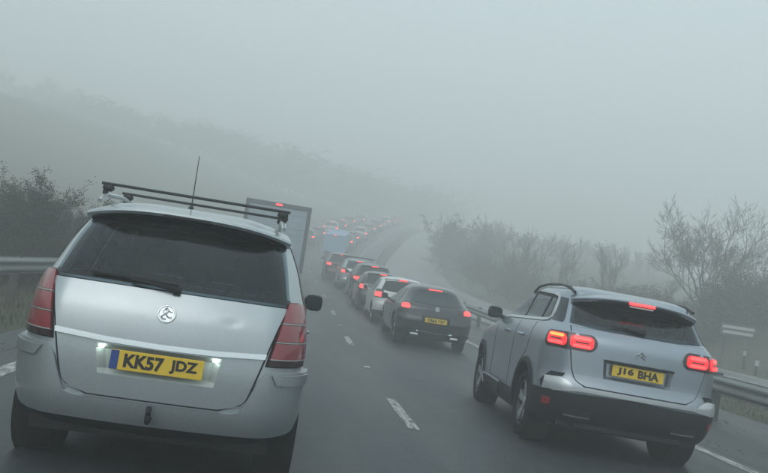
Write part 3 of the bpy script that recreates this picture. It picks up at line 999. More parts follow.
    # tail lamps
    for sgn in (-1, 1):
        lm = empty('tail_lamp'); lm.parent = root
        inn = pchip([.775, .86, .95, 1.05, 1.125, 1.15], [.612, .63, .648, .672, .695, .71])
        out = pchip([.775, .86, .95, 1.05, 1.125, 1.15], [.99, .99, .965, .93, .875, .82])
        def seg(za, zb, m, off, name, ins_=.0, nv=6):
            mb = MB(); Pm = []; Nm = []
            for i in range(13):
                t = i/12; row = []; rn = []
                for z in np.linspace(za, zb, nv+1):
                    q = (inn(z)+ins_)+(out(z)-inn(z)-2*ins_)*t
                    p, n = B.grid_pt('arc', sgn*q, z, off); row.append(p); rn.append(n)
                Pm.append(row); Nm.append(rn)
            mb.grid([[tuple(p) for p in r_] for r_ in Pm], sgn < 0)
            loop = [(i, 0) for i in range(12)]+[(12, j) for j in range(nv)]+[(i, nv) for i in range(12, 0, -1)]+[(0, j) for j in range(nv, 0, -1)]
            a = [tuple(Pm[i][j]) for i, j in loop]; b = [tuple(Pm[i][j]-Nm[i][j]*.025) for i, j in loop]; n_ = len(loop)
            mb.add(a+b, [((k, (k+1) % n_, n_+(k+1) % n_, n_+k) if sgn < 0 else (n_+k, n_+(k+1) % n_, (k+1) % n_, k)) for k in range(n_)])
            mb.build(name, m, lm, True, 40)
        seg(.765, 1.148, M['gap'], .004, 'lamp_housing', -.012)
        seg(.772, .806, M['lens_dark'], .014, 'lower_trim')
        seg(.812, .905, M['lens_red'], .02, 'red_lens')
        seg(.917, 1.012, M['lens_red'], .02, 'red_lens')
        seg(1.024, 1.138, M['lens_red'], .02, 'red_lens')
        for z in (.8065, .906, 1.013):
            seg(z+.002, z+.008, M['lens_clear'], .022, 'divider', 0, 1)
    # bumper with its shelf, wrapping round to the wheel arches
    bu = MB()
    top = []; bot = []
    for s_ in np.linspace(-1.22, 1.22, 61):
        a = abs(s_)
        zt = .478 if a < .40 else (.478+.02*((a-.40)/.1)**2 if a < .50 else min(.735, .498+(a-.50)*2.6) if a < .60 else .735)
        top.append((s_, zt)); bot.append((s_, .36+.03*(a/1.2)**3))
    B.patch(bu, 'arc', bot, top, 120, 8, .034, .05)
    low = MB()
    bumper = bu.build('rear_bumper', paint_, root, True, 30)
    B.patch(low, 'arc', [(-1.20, .255), (-.6, .245), (0, .24), (.6, .245), (1.20, .255)], [(-1.22, .372), (-.6, .352), (0, .348), (.6, .352), (1.22, .372)], 60, 4, .020, .04)
    low.build('lower_valance', M['cladding'], bumper)
    for sgn in (-1, 1):
        pd = MB(); B.patch(pd, 'arc', [(sgn*.665, .668), (sgn*.80, .662), (sgn*1.02, .668)], [(sgn*.635, .722), (sgn*.80, .724), (sgn*1.02, .724)], 18, 3, .046, .02)
        pd.build('bumper_pad', paint_, bumper, True, 30)
    MB().tube([(0, .05, .40), (0, -.02, .385), (0, -.035, .40), (0, -.035, .435)], .016, 8).lathe_x([(-.012, .001), (-.012, .026), (.012, .026), (.012, .001)], (0, -.035, .45), 12).build('tow_bar', M['plastic'], bumper)
    # roof spoiler
    sp = MB(); Pt = []; Pb = []
    for t in np.linspace(-1, 1, 33):
        x = .645*t
        zt = 1.594-.060*abs(t)**2.6
        tip = Vector((x*1.0, .40+.20*abs(t)**4, zt-.022))
        fwd = Vector((x*.95, .84+.05*abs(t)**3, zt+.046))
        und = Vector((x*.99, .57+.10*abs(t)**3, zt-.055))
        Pt.append([tuple(und), tuple(tip+Vector((0, .012, -.016))), tuple(tip), tuple(tip+Vector((0, .008, .014))), tuple((tip*.6+fwd*.4)+Vector((0, 0, .012))), tuple(fwd)])
    sp.grid(Pt, False)
    sp.add([Pt[0][k] for k in range(6)], [tuple(range(6))]); sp.add([Pt[-1][k] for k in range(6)], [tuple(range(6))[::-1]])
    spo = sp.build('roof_spoiler', paint_, root, True, 30)
    us = MB(); Pu = []
    for t in np.linspace(-.97, .97, 25):
        x = .635*t; zt = 1.594-.060*abs(t)**2.6
        Pu.append([(x, .62+.08*abs(t)**3, zt-.075), (x, .435+.20*abs(t)**4, zt-.047)])
    us.grid(Pu); us.build('spoiler_underside', M['plastic'], spo)
    MB().box((-.01, .414, 1.566), (.30, .02, .013), .004).build('high_brake_lamp', M['lens_dark'], spo)
    # side glazing and pillars
    for mode, sgn in (('left', -1), ('right', 1)):
        for nm, ya, yb, yta, ytb in (('side_window', 2.02, 3.05, 2.06, 2.52), ('side_window', 1.05, 1.96, 1.12, 1.98), ('side_window', .52, .98, .78, 1.05)):
            g = MB(); B.patch(g, mode, [(ya, 1.09), (yb, 1.03)], [(yta, 1.50), (ytb, 1.50 if yb < 3 else 1.46)], 10, 8, .004, .0); g.build(nm, M['clear_glass'] if ya > 2 else M['privacy_glass'], root)
        for ya, yb in ((2.0, 2.0), (1.02, 1.02)):
            sm = MB(); strip_along(B, sm, mode, [(ya, .30), (ya, .6), (ya, 1.0)], .008, .002, .004, 10)
            sm.build('door_seam', M['gap'], root)
        for y in (1.28, 2.25):
            p = B.side(y, .93, sgn)
            MB().box((p.x+sgn*.015, y, .93), (.03, .2, .028), .01).build('door_handle', paint_, root)
        mirror(root, sgn, B, 2.82, 1.03, M['black_paint'], .16)
    ws = MB(); Pw = []
    for t in np.linspace(-1, 1, 15):
        row = []
        for z in np.linspace(1.06, 1.58, 8):
            xs, ys, sl, k = B.outline(z); x = t*B.w(z)*.78
            row.append((x, float(np.interp(-abs(x), -xs[k:], ys[k:]))+.006, z+.004))
        Pw.append(row)
    ws.grid(Pw, True); ws.build('windscreen', M['clear_glass'], root)
    # roof rails and cross bars
    for sgn in (-1, 1):
        rl = MB(); pts = [(sgn*.585, .62, 1.60), (sgn*.575, .72, 1.650), (sgn*.565, 1.2, 1.672), (sgn*.56, 1.8, 1.665), (sgn*.555, 2.2, 1.640), (sgn*.55, 2.3, 1.60)]
        rl.tube(pts, .016, 8); rl.build('roof_rail', M['bright_silver'], root)
    for yb in (.72, 1.47):
        rb = MB(); rb.tube([(-.61, yb, 1.722), (.61, yb, 1.722)], [.017, .017], 8, True, (1.0, .6))
        bar = rb.build('roof_bar', M['rail_black'], root)
        for sgn in (-1, 1):
            MB().box((sgn*.565, yb, 1.696), (.07, .06, .045), .015).box((sgn*.58, yb, 1.668), (.03, .05, .045), .01).build('bar_foot', M['rail_black'], bar)
    ae = MB(); ae.tube([(-.075, 1.15, 1.665), (-.075, 1.17, 1.69)], [.022, .012], 8); ae.tube([(-.075, 1.17, 1.69), (-.082, 1.22, 1.86), (-.09, 1.28, 2.06)], [.0045, .0038, .0028], 5)
    ae.build('aerial', M['rail_black'], root)
    for y in (wy, wf):
        for sgn in (-1, 1):
            wheel(root, sgn*.868, y, wr, .205, sgn, 5)
            lip = MB(); ring = []
            for k in range(21):
                a = R(-8)+R(196)*k/20
                p = B.side(y+.372*math.cos(a), max(.21, .33+.372*math.sin(a)), sgn); ring.append(p+Vector((sgn*.002, 0, 0)))
            lip.tube(ring, .012, 5); lip.build('arch_lip', paint_, root)
            wl_ = MB(); wl_.lathe_x([(sgn*-.25, .02), (sgn*-.25, .372), (sgn*-.015, .372)], (sgn*.875, y, .33), 24); wl_.build('wheel_liner', M['underbody'], root)
    return root, B
estate, estate_body = make_estate()

# ------------------------------------------------------------------ hero car 2: steel grey crossover
def make_crossover():
    root = empty('car', (3.508, 7.97, crossfall(3.5)), 'silver-grey crossover with lit red tail lamps and black wheel-arch cladding, nearest on the right', 'car', 'cars queuing on the road')
    root.rotation_euler = (0, R(1.5), R(-3.51))
    B = Body((.22, 1.70),
             w=([.22, .30, .40, .6, .9, 1.05, 1.15, 1.22, 1.28, 1.4, 1.5, 1.565, 1.615, 1.655, 1.68, 1.70],
                [.84, .89, .91, .92, .918, .91, .885, .85, .81, .765, .73, .70, .66, .57, .42, .05]),
             r=([.22, .30, .40, .5, .58, .66, .72, .80, .95, 1.1, 1.18, 1.24, 1.30, 1.4, 1.5, 1.56, 1.61, 1.655, 1.68, 1.70],
                [.40, .20, .09, .05, .035, .035, .06, .075, .08, .085, .11, .17, .235, .32, .41, .46, .50, .66, .92, 1.5]),
             f=([.22, .30, .4, .6, .8, .95, 1.03, 1.1, 1.18, 1.3, 1.45, 1.57, 1.63, 1.67, 1.70],
                [4.1, 4.35, 4.44, 4.49, 4.47, 4.40, 4.1, 3.7, 3.35, 3.1, 2.75, 2.42, 2.2, 2.0, 1.6]),
             a=([.22, .7, 1.1, 1.25, 1.5, 1.67], [.28, .27, .25, .20, .15, .1]),
             b=([.22, .7, 1.1, 1.25, 1.5, 1.67], [.34, .33, .32, .32, .30, .2]), c=([.22, .6, 1.1, 1.5, 1.62, 1.672], [.09, .08, .08, .11, .05, 0]), taper=.05)
    pt = M['grey_silver']
    wr = .352; wy, wf = .93, 3.66
    zs = zlevels(.22, 1.65, 52, (1.655, 1.66, 1.665, 1.67, 1.675, 1.68, 1.685, 1.69, 1.695, 1.70))
    wo = windows_open(B, 1.285, 1.49, .82, ((1.78, 2.95, 1.79, 2.40), (1.04, 1.64, 1.06, 1.66), (.75, .92, .84, .94)), 2.95)
    B.body_mesh('body', pt, root, zs, ((wy, .37, .41), (wf, .37, .41)), (lambda x, y, z: -.38 < x < .38 and .765 < z < .99 and y < 1, wo))
    cabin(root, B, zs, .95, (wo,), ((1.15, (-.45, 0, .45), 1.26), (2.25, (-.38, .38), 1.36)), 1.16)
    MB().box((0, 2.2, .56), (1.40, 4.0, .60)).box((0, .62, .44), (1.46, .55, .36)).build('underbody', M['underbody'], root, False)
    tgw = pchip([.68, .72, .80, .95, 1.05, 1.15, 1.24], [.50, .585, .63, .665, .68, .685, .68])
    def span(za, zb, grow, mb, off, nv=8):
        Pm = []
        for t in np.linspace(-1, 1, 27):
            Pm.append([tuple(B.grid_pt('rear', t*(tgw(z)+grow), z, off)[0]) for z in np.linspace(za, zb, nv+1)])
        mb.grid(Pm, False)
    gp = MB(); span(.674, 1.245, .010, gp, .002, 14)
    gp.f = [f for f in gp.f if not (abs(sum(gp.v[i][0] for i in f)/4) < .50 and .73 < sum(gp.v[i][2] for i in f)/4 < 1.19)]
    gp.build('shut_gap', M['gap'], root)
    tg = MB()
    rx, rz0, rz1 = .355, .785, .972
    span(rz1, 1.238, 0, tg, .008, 10); span(.682, rz0, 0, tg, .008, 5)
    for sgn in (-1, 1):
        Pm = []
        for t in np.linspace(0, 1, 7):
            row = []
            for z in np.linspace(rz0, rz1, 7):
                x = rx-.02*(rz1-z)/(rz1-rz0)
                row.append(tuple(B.grid_pt('rear', sgn*(x+(tgw(z)-x)*t), z, .008)[0]))
            Pm.append(row)
        tg.grid(Pm, sgn < 0)
    tail = tg.build('tailgate', pt, root, True, 40)
    rc = MB(); Pm = []
    nu, nv = 16, 6
    for i in range(nu+1):
        row = []
        for j in range(nv+1):
            z = rz0+(rz1-rz0)*j/nv; x = (rx-.02*(rz1-z)/(rz1-rz0))*(2*i/nu-1)
            edge = i in (0, nu) or j in (0, nv)
            row.append(tuple(B.grid_pt('rear', x, z, .008 if edge else -.045)[0]))
        Pm.append(row)
    rc.grid(Pm); rc.build('plate_recess', pt, tail, True, 25)
    MB().box((0, .055, .966), (.70, .03, .022), .006).build('recess_handle', M['gap'], tail)
    number_plate(tail, (0, .074, .888), R(3), 'J16 BHA')
    # rear screen, wiper
    gl = MB()
    B.patch(gl, 'arc', [(-.705, 1.272), (-.4, 1.252), (0, 1.245), (.4, 1.252), (.705, 1.272)], [(-.645, 1.50), (-.4, 1.518), (0, 1.525), (.4, 1.518), (.645, 1.50)], 32, 10, .007, .0)
    gl.build('rear_window', M['privacy_glass'], tail)
    wp = MB(); wa, wb = B.grid_pt('rear', -.30, 1.285, .028)[0], B.grid_pt('rear', .06, 1.285, .028)[0]
    wp.tube([wa, (wa+wb)/2, wb], [.007, .013, .010], 6); wc = B.grid_pt('rear', .05, 1.262, .03)[0]
    wp.tube([wc, (wa+wb)/2+Vector((0, -.008, 0))], [.018, .009], 6); wp.build('rear_wiper', M['plastic'], tail)
    # double chevron badge
    bd = MB(); bc = B.grid_pt('rear', 0, 1.09, .014)[0]
    for dz in (.0, -.032):
        bd.tube([bc+Vector((-.048, .0, -.022+dz)), bc+Vector((-.03, -.002, -.012+dz)), bc+Vector((0, -.004, .020+dz)), bc+Vector((.03, -.002, -.012+dz)), bc+Vector((.048, .0, -.022+dz))], [.006, .009, .010, .009, .006], 6)
    bd.build('badge', M['chrome'], tail)
    # lamps: dark lozenge with two glowing rounded modules
    for sgn in (-1, 1):
        lm = empty('tail_lamp'); lm.parent = root
        hb = MB(); b_, t_ = rrect(sgn*.435, sgn*1.00, 1.018, 1.178, .078, 8, 0, .012)
        B.patch(hb, 'arc', b_, t_, 34, 8, .018, .03); hb.build('lamp_housing', M['lens_dark'], lm)
        for q0, q1 in ((.47, .70), (.73, .955)):
            md = MB(); b_, t_ = rrect(sgn*q0, sgn*q1, 1.040, 1.152, .04, 6)
            B.patch(md, 'arc', b_, t_, 18, 6, .024, .01)
            md.build('lamp_module', M['lit_red'], lm)
            for zz in (1.062, 1.129):
                br = MB(); b_, t_ = rrect(sgn*(q0+.03), sgn*(q1-.03), zz-.013, zz+.013, .012, 4)
                B.patch(br, 'arc', b_, t_, 12, 2, .031, .01)
                br.build('light_bar', M['lit_amber'] if (sgn < 0 and q0 > .7 and zz > 1.1) else M['lit_red_hot'], lm)
            mid = MB(); b_, t_ = rrect(sgn*(q0+.05), sgn*(q1-.05), 1.088, 1.100, .006, 2)
            B.patch(mid, 'arc', b_, t_, 10, 1, .030, .008); mid.build('lens_rib', M['lens_dark'], lm)
    # lower bumper: dark cladding, silver lip, corner scoops, reflectors, false tail pipes
    cl = MB()
    B.patch(cl, 'arc', [(-1.22, .31), (-.7, .275), (0, .27), (.7, .275), (1.22, .31)], [(-1.25, .585), (-.8, .59), (0, .625), (.8, .59), (1.25, .585)], 60, 8, .030, .05)
    clo = cl.build('rear_bumper', M['cladding'], root, True, 30)
    lip = MB()
    top = []; bot = []
    for s_ in np.linspace(-.80, .80, 41):
        a = abs(s_)
        top.append((s_, .665 if a < .56 else .665-(a-.56)*.12)); bot.append((s_, .630 if a < .56 else .630-(a-.56)*.15))
    B.patch(lip, 'arc', bot, top, 60, 3, .045, .04)
    lip.build('silver_lip', M['bright_silver'], clo)
    for sgn in (-1, 1):
        sc = MB()
        B.patch(sc, 'arc', [(sgn*.60, .628), (sgn*.74, .607), (sgn*.92, .595)], [(sgn*.63, .668), (sgn*.73, .728), (sgn*.90, .715)], 14, 5, .040, .04)
        sc.build('corner_scoop', M['bright_silver'], clo)
        dk = MB()
        B.patch(dk, 'arc', [(sgn*.735, .735), (sgn*.80, .73), (sgn*.96, .60)], [(sgn*.70, .775), (sgn*.85, .77), (sgn*1.0, .66)], 14, 3, .012, .02)
        dk.build('scoop_dark_trim', M['cladding'], clo)  # dark cladding strip above and outside each scoop
        rf = MB(); b_, t_ = rrect(sgn*.80, sgn*.90, .455, .525, .02, 4); B.patch(rf, 'arc', b_, t_, 10, 3, .040, .02); rf.build('reflector', M['reflector'], clo)
        tp = MB(); b_, t_ = rrect(sgn*.40, sgn*.66, .395, .455, .028, 5); B.patch(tp, 'rear', b_, t_, 14, 3, .042, .02); tpo = tp.build('tail_pipe_trim', M['alloy_dark'], clo)
        ti = MB(); strip_along(B, ti, 'rear', [(sgn*.41, .402), (sgn*.53, .398), (sgn*.65, .402)], .012, .045, .01, 10); ti.build('trim_edge', M['galv'], tpo)
    MB().box((0, .35, .285), (1.1, .5, .06), .02).build('rear_valance', M['plastic'], clo)
    # roof spoiler with the high brake lamp
    sp = MB(); Pt = []
    for t in np.linspace(-1, 1, 33):
        x = .655*t; zt = 1.602-.062*abs(t)**2.6
        tip = Vector((x, .25+.20*abs(t)**3, zt-.020)); fwd = Vector((x*.96, .80, zt+.048)); und = Vector((x*.99, .46+.08*abs(t)**3, zt-.09))
        Pt.append([tuple(und), tuple(tip+Vector((0, .015, -.036))), tuple(tip), tuple(tip+Vector((0, .012, .014))), tuple(tip*.6+fwd*.4+Vector((0, 0, .014))), tuple(fwd)])
    sp.grid(Pt)
    for e in (0, -1): sp.add(Pt[e], [tuple(range(6))])
    spo = sp.build('roof_spoiler', pt, root, True, 30)
    us = MB(); Pu = []
    for t in np.linspace(-.98, .98, 25):
        x = .645*t; zt = 1.602-.062*abs(t)**2.6
        Pu.append([(x, .40+.10*abs(t)**3, zt-.100), (x, .262+.20*abs(t)**3, zt-.058), (x, .254+.20*abs(t)**3, zt-.034)])
    us.grid(Pu); us.build('spoiler_underside', M['plastic'], spo)
    MB().box((.0, .250, 1.566), (.27, .022, .028), .006).build('high_brake_lamp', M['lit_red_hot'], spo)
    MB().box((.0, .266, 1.535), (.25, .016, .018), .004).build('painted_lamp_reflection', M['bright_silver'], spo)  # pale silver strip stands in for a reflection below the brake lamp
    # side: windows, chrome outline, doors, cladding, air bumps
    for mode, sgn in (('left', -1), ('right', 1)):
        zb = lambda y: 1.275-.045*(y-.6)/2.2 if y < 2.8 else 1.23-.03
        for ya, yb, yta, ytb, zt0, zt1 in ((1.74, 3.02, 1.76, 2.42, 1.545, 1.50), (1.0, 1.68, 1.02, 1.70, 1.535, 1.548), (.70, .95, .80, .97, 1.50, 1.535)):
            g = MB(); B.patch(g, mode, [(ya, zb(ya)), (yb, zb(yb))], [(yta, zt0), (ytb, zt1)], 10, 8, .005, .0); g.build('side_window', M['clear_glass'] if ya > 1.7 else M['privacy_glass'], root)
        fr = MB()
        for fp in ([(.97, zb(.97)), (.985, 1.535)], [(1.71, zb(1.71)), (1.73, 1.55)], [(3.06, zb(3.0)-.02), (2.43, 1.52)], [(.80, 1.52), (1.7, 1.555), (2.42, 1.545)]):
            strip_along(B, fr, mode, fp, .06 if len(fp) == 2 else .035, .008, .008, 10)
        fr.build('window_frame', M['gap'], root)
        pl = MB(); B.patch(pl, mode, [(.36, 1.265), (.56, 1.27)], [(.58, 1.515), (.72, 1.525)], 6, 6, .004, .006); pl.build('pillar_panel', M['glass'], root)
        chm = MB(); strip_along(B, chm, mode, [(3.06, zb(3.0)-.022), (2.4, zb(2.4)-.012), (1.8, zb(1.8)-.012), (1.2, zb(1.2)-.012), (.85, zb(.85)-.012), (.68, zb(.68)-.004), (.61, 1.30), (.62, 1.36), (.67, 1.44), (.73, 1.515), (.80, 1.542), (.95, 1.556)], .030, .011, .012, 44)
        chm.build('window_trim', M['bright_silver'], root)
        for pts in ([(1.71, .42), (1.71, .8), (1.71, 1.2)], [(2.78, .42), (2.80, .8), (2.86, 1.17)], [(.98, 1.22), (.97, 1.05), (1.02, .9), (1.30, .72), (1.36, .42)]):
            sm = MB(); strip_along(B, sm, mode, pts, .010, .002, .004, 18)
            sm.build('door_seam', M['gap'], root)
        cre = MB(); strip_along(B, cre, mode, [(1.2, 1.02), (2.0, 1.01), (3.0, .99)], .012, .008, .012, 14); 
        for y in (1.36, 2.12):
            p = B.side(y, 1.055, sgn)
            MB().box((p.x+sgn*.012, y, 1.055), (.045, .22, .032), .012).build('door_handle', pt, root)
        si = MB(); B.patch(si, mode, [(1.32, .235), (3.28, .235)], [(1.32, .43), (3.28, .43)], 24, 4, .018, .03); sil = si.build('sill_cladding', M['cladding'], root)
        for ya in (2.05, 2.42, 2.79):
            ab = MB(); b_, t_ = rrect(ya, ya+.30, .30, .40, .045, 6); B.patch(ab, mode, b_, t_, 14, 4, .034, .02); abo = ab.build('air_bump', M['cladding'], sil)
        ab = MB(); strip_along(B, ab, mode, [(3.16, .31), (3.18, .40), (3.08, .432), (2.6, .438), (2.05, .432)], .022, .038, .012, 24); ab.build('air_bump_trim', M['bright_silver'], sil)
        mirror(root, sgn, B, 2.98, 1.17, M['black_paint'], .18)
        rl = MB(); rl.tube([(sgn*.63, .50, 1.59), (sgn*.625, .70, 1.640), (sgn*.62, 1.1, 1.668), (sgn*.61, 1.7, 1.672), (sgn*.60, 2.2, 1.640), (sgn*.59, 2.45, 1.57)], [.016, .016, .014, .014, .015, .016], 8)
        rl.build('roof_rail', M['rail_black'], root)
        fl = MB(); b_, t_ = rrect(.62, .80, .93, 1.06, .04, 5)
        for y in (wy, wf):
            wheel(root, sgn*.905, y, wr, .225, sgn, 5, True)
            arch = MB(); P_ = []
            for k in range(29):
                a = R(-22)+R(224)*k/28
                row = []
                for rr, o_ in ((.405, -.02), (.405, .016), (.425, .022), (.462, .016), (.470, .001)):
                    p = B.side(y+rr*math.cos(a), min(max(.225, .37+rr*math.sin(a)), 1.0), sgn)
                    row.append((p.x+sgn*o_, p.y, p.z))
                P_.append(row)
            arch.grid(P_, sgn > 0); arch.build('arch_cladding', M['cladding'], root, True, 40)
            wl_ = MB(); wl_.lathe_x([(sgn*-.26, .02), (sgn*-.26, .41), (sgn*-.02, .41)], (sgn*.905, y, .37), 24); wl_.build('wheel_liner', M['underbody'], root)
    ws = MB(); Pw = []
    for t in np.linspace(-1, 1, 15):
        row = []
        for z in np.linspace(1.14, 1.59, 8):
            xs, ys, sl, k = B.outline(z); x = t*B.w(z)*.78
            row.append((x, float(np.interp(-abs(x), -xs[k:], ys[k:]))+.006, z+.004))
        Pw.append(row)
    ws.grid(Pw, True); ws.build('windscreen', M['clear_glass'], root)
    return root
crossover = make_crossover()

# ------------------------------------------------------------------ the other cars: one builder, several body shapes
SHAPES = {
 'coupe': dict(z=(.20, 1.482), wy=.86, wf=3.56, wr=.34, hw=.87,
    w=([.20, .30, .45, .62, .8, .92, 1.0, 1.1, 1.25, 1.36, 1.42, 1.455, 1.472, 1.482], [.82, .88, .91, .92, .915, .89, .84, .77, .69, .61, .52, .38, .24, .05]),
    r=([.20, .30, .45, .62, .74, .85, .92, .98, 1.04, 1.15, 1.25, 1.33, 1.38, 1.42, 1.455, 1.472, 1.482], [.40, .16, .05, .02, .05, .065, .08, .12, .24, .44, .60, .70, .76, .9, 1.15, 1.35, 1.6]),
    f=([.20, .35, .6, .8, .9, .98, 1.06, 1.2, 1.35, 1.42, 1.482], [4.1, 4.42, 4.46, 4.3, 3.9, 3.4, 3.1, 2.7, 2.3, 2.1, 1.7]),
    screen=(1.02, 1.33, .60, .50), lamp=(.50, .84, .86, .985), plate=.665, high=(.17, 1.352, .74), win=(1.0, 1.32), top=1.40),
 'hatch': dict(z=(.20, 1.50), wy=.72, wf=3.26, wr=.31, hw=.83,
    w=([.20, .30, .5, .7, .9, 1.0, 1.1, 1.25, 1.38, 1.43, 1.465, 1.485, 1.50], [.78, .84, .865, .87, .86, .83, .78, .71, .64, .57, .44, .28, .05]),
    r=([.20, .30, .45, .6, .72, .85, 1.0, 1.1, 1.25, 1.38, 1.43, 1.465, 1.485, 1.50], [.35, .14, .04, .02, .06, .07, .10, .16, .28, .42, .5, .7, .95, 1.4]),
    f=([.20, .35, .6, .8, .92, 1.0, 1.2, 1.38, 1.44, 1.50], [3.7, 3.95, 4.0, 3.85, 3.4, 3.0, 2.6, 2.15, 1.95, 1.5]),
    screen=(1.03, 1.36, .64, .56), lamp=(.58, .86, .80, 1.06), plate=.78, high=(.13, 1.41, .40), win=(1.0, 1.36), top=1.42),
 'suv': dict(z=(.22, 1.69), wy=.88, wf=3.52, wr=.35, hw=.88,
    w=([.22, .32, .5, .8, 1.0, 1.12, 1.2, 1.4, 1.54, 1.60, 1.645, 1.67, 1.69], [.83, .89, .91, .915, .905, .875, .83, .75, .68, .62, .5, .33, .05]),
    r=([.22, .32, .45, .6, .72, .9, 1.08, 1.2, 1.4, 1.54, 1.60, 1.645, 1.67, 1.69], [.36, .16, .05, .02, .06, .07, .09, .15, .29, .40, .46, .66, .95, 1.5]),
    f=([.22, .4, .65, .9, 1.0, 1.08, 1.2, 1.4, 1.55, 1.62, 1.69], [4.0, 4.36, 4.42, 4.3, 3.9, 3.4, 3.1, 2.75, 2.4, 2.2, 1.6]),
    screen=(1.16, 1.52, .68, .60), lamp=(.60, .90, .92, 1.16), plate=.84, high=(.16, 1.575, .35), win=(1.14, 1.53), top=1.60),
}

def make_car(shape, paint_m, label, plate='', detail=1, roofbars=False, lit=True, name='car', group='cars queuing on the road', extra=None):
    D = SHAPES[shape]
    root = empty(name, (0, 0, 0), label, 'car', group)
    B = Body(D['z'], D['w'], D['r'], D['f'], a=.26, b=.32, c=.07, taper=.05)
    B.n = (14, 9, 40, 6, 6) if detail else (8, 6, 14, 4, 4)
    z0, z1 = D['z']
    zs = zlevels(z0, z1-.03, 36 if detail else 20, (z1-.025, z1-.018, z1-.01, z1-.004, z1))
    ar = ((D['wy'], D['wr']+.015, D['wr']+.045), (D['wf'], D['wr']+.015, D['wr']+.045)) if detail else ()
    B.body_mesh('body', paint_m, root, zs, ar)
    L = D['f'][1][2]
    MB().box((0, L/2, .52), (1.30, L*.9, .6)).build('underbody', M['underbody'], root, False)
    sz0, sz1, sb, st = D['screen']
    g = MB(); B.patch(g, 'arc', [(-sb-.03, sz0+.02), (-sb*.5, sz0), (0, sz0-.005), (sb*.5, sz0), (sb+.03, sz0+.02)], [(-st, sz1-.03), (-st*.5, sz1), (0, sz1+.006), (st*.5, sz1), (st, sz1-.03)], 18, 6, .008, .012)
    g.build('rear_window', M['glass'], root)
    q0, q1, la, lb = D['lamp']
    for sgn in (-1, 1):
        b_, t_ = rrect(sgn*q0, sgn*(q1+.06), la, lb, .05, 5)
        h = MB(); B.patch(h, 'arc', b_, t_, 14, 4, .014, .02); ho = h.build('tail_lamp', M['lens_dark'], root)
        if shape == 'coupe':
            b_, t_ = rrect(sgn*(q0+.14), sgn*(q1+.03), la+.015, lb-.012, .055, 6)
        elif shape == 'hatch':
            b_, t_ = rrect(sgn*(q0+.03), sgn*(q1+.04), la+.03, la+.17, .05, 5)
        else:
            b_, t_ = rrect(sgn*(q0+.02), sgn*(q1+.04), la+.02, la+.15, .05, 5)
        e = MB(); B.patch(e, 'arc', b_, t_, 10, 4, .022, .012); e.build('lit_lens', (M['lit_red_hot'] if detail else M['lit_far']) if lit else M['lens_red'], ho)
    hw, hz, hy = D['high']
    sp = MB(); P_ = []
    for t in np.linspace(-1, 1, 17):
        x = st*1.02*t; zt = hz+.03-.03*abs(t)**2
        P_.append([(x, hy+.12+.08*abs(t)**2, zt-.04), (x, hy+.02+.08*abs(t)**2, zt-.035), (x, hy+.08*abs(t)**2, zt-.01), (x, hy+.03+.08*abs(t)**2, zt+.008), (x*.97, hy+.45, zt+.035)])
    sp.grid(P_); spo = sp.build('roof_spoiler', paint_m, root, True, 35)
    MB().box((0, hy+.0, hz+.008), (hw*2, .03, .026), .006).build('high_brake_lamp', M['lit_red_hot'] if lit else M['lens_red'], spo)
    pz = D['plate']
    py = B.rear(0, pz).y
    if detail:
        rc = MB(); b_, t_ = rrect(-.33, .33, pz-.085, pz+.085, .03, 4); B.patch(rc, 'rear', b_, t_, 14, 4, .003, .004); rc.build('plate_recess', M['plastic'], root)
    number_plate(root, (0, py-.014, pz), R(3), plate)
    bm = MB(); B.patch(bm, 'arc', [(-1.15, .24), (0, .22), (1.15, .24)], [(-1.15, .38), (-.5, .42), (0, .42), (.5, .42), (1.15, .38)], 30, 4, .016, .03)
    bmo = bm.build('lower_bumper', M['plastic'], root)
    wz0, wz1 = D['win']
    for mode, sgn in (('left', -1), ('right', 1)):
        ys_ = (1.70, 2.75, 1.72, 2.25) if shape != 'hatch' else (1.45, 2.5, 1.47, 1.95)
        yr = (.85, 1.62, 1.02, 1.64) if shape != 'hatch' else (.6, 1.38, .72, 1.40)
        for (ya, yb, yc, yd) in (ys_, yr):
            w_ = MB(); B.patch(w_, mode, [(ya, wz0), (yb, wz0-.04)], [(yc, wz1), (yd, wz1)], 8, 5, .005, .01); w_.build('side_window', M['glass'], root)
        if detail:
            ym = (ys_[0]+yr[1])/2
            for pts in ([(ym, .32), (ym, .7), (ym, wz0)], [(ys_[1]-.02, .32), (ys_[1], .7), (ys_[1], wz0-.06)]):
                sm = MB(); strip_along(B, sm, mode, pts, .01, .002, .004, 10)
                sm.build('door_seam', M['gap'], root)
        mirror(root, sgn, B, ys_[1]-.05, wz0-.06, M['black_paint'] if shape != 'hatch' else paint_m, .17)
    for y in (D['wy'], D['wf']):
        for sgn in (-1, 1):
            if detail:
                wheel(root, sgn*D['hw'], y, D['wr'], .21, sgn, 5, shape == 'coupe', detail=22)
                wl_ = MB(); wl_.lathe_x([(sgn*-.22, .02), (sgn*-.22, D['wr']+.045), (sgn*-.02, D['wr']+.045)], (sgn*D['hw'], y, D['wr']+.015), 18); wl_.build('wheel_liner', M['underbody'], root)
            else:
                wb = MB(); wb.lathe_x([(sgn*.02, .02), (sgn*.02, D['wr']-.06), (sgn*.03, D['wr']-.03), (0, D['wr']), (-sgn*.16, D['wr']), (-sgn*.18, D['wr']-.05)], (sgn*(D['hw']+.02), y, D['wr']), 14)
                wb.build('wheel', M['rubber'], root)
    if roofbars:
        tz = D['top']
        for sgn in (-1, 1):
            MB().tube([(sgn*.62, .6, tz+.03), (sgn*.61, .75, tz+.10), (sgn*.60, 1.9, tz+.12), (sgn*.59, 2.1, tz+.06)], .02, 6).build('roof_rail', M['rail_black'], root)
        for yb in (.9, 1.7):
            MB().box((0, yb, tz+.155), (1.62, .09, .05), .015).build('roof_bar', M['rail_black'], root)
    if extra: extra(root, B)
    return root

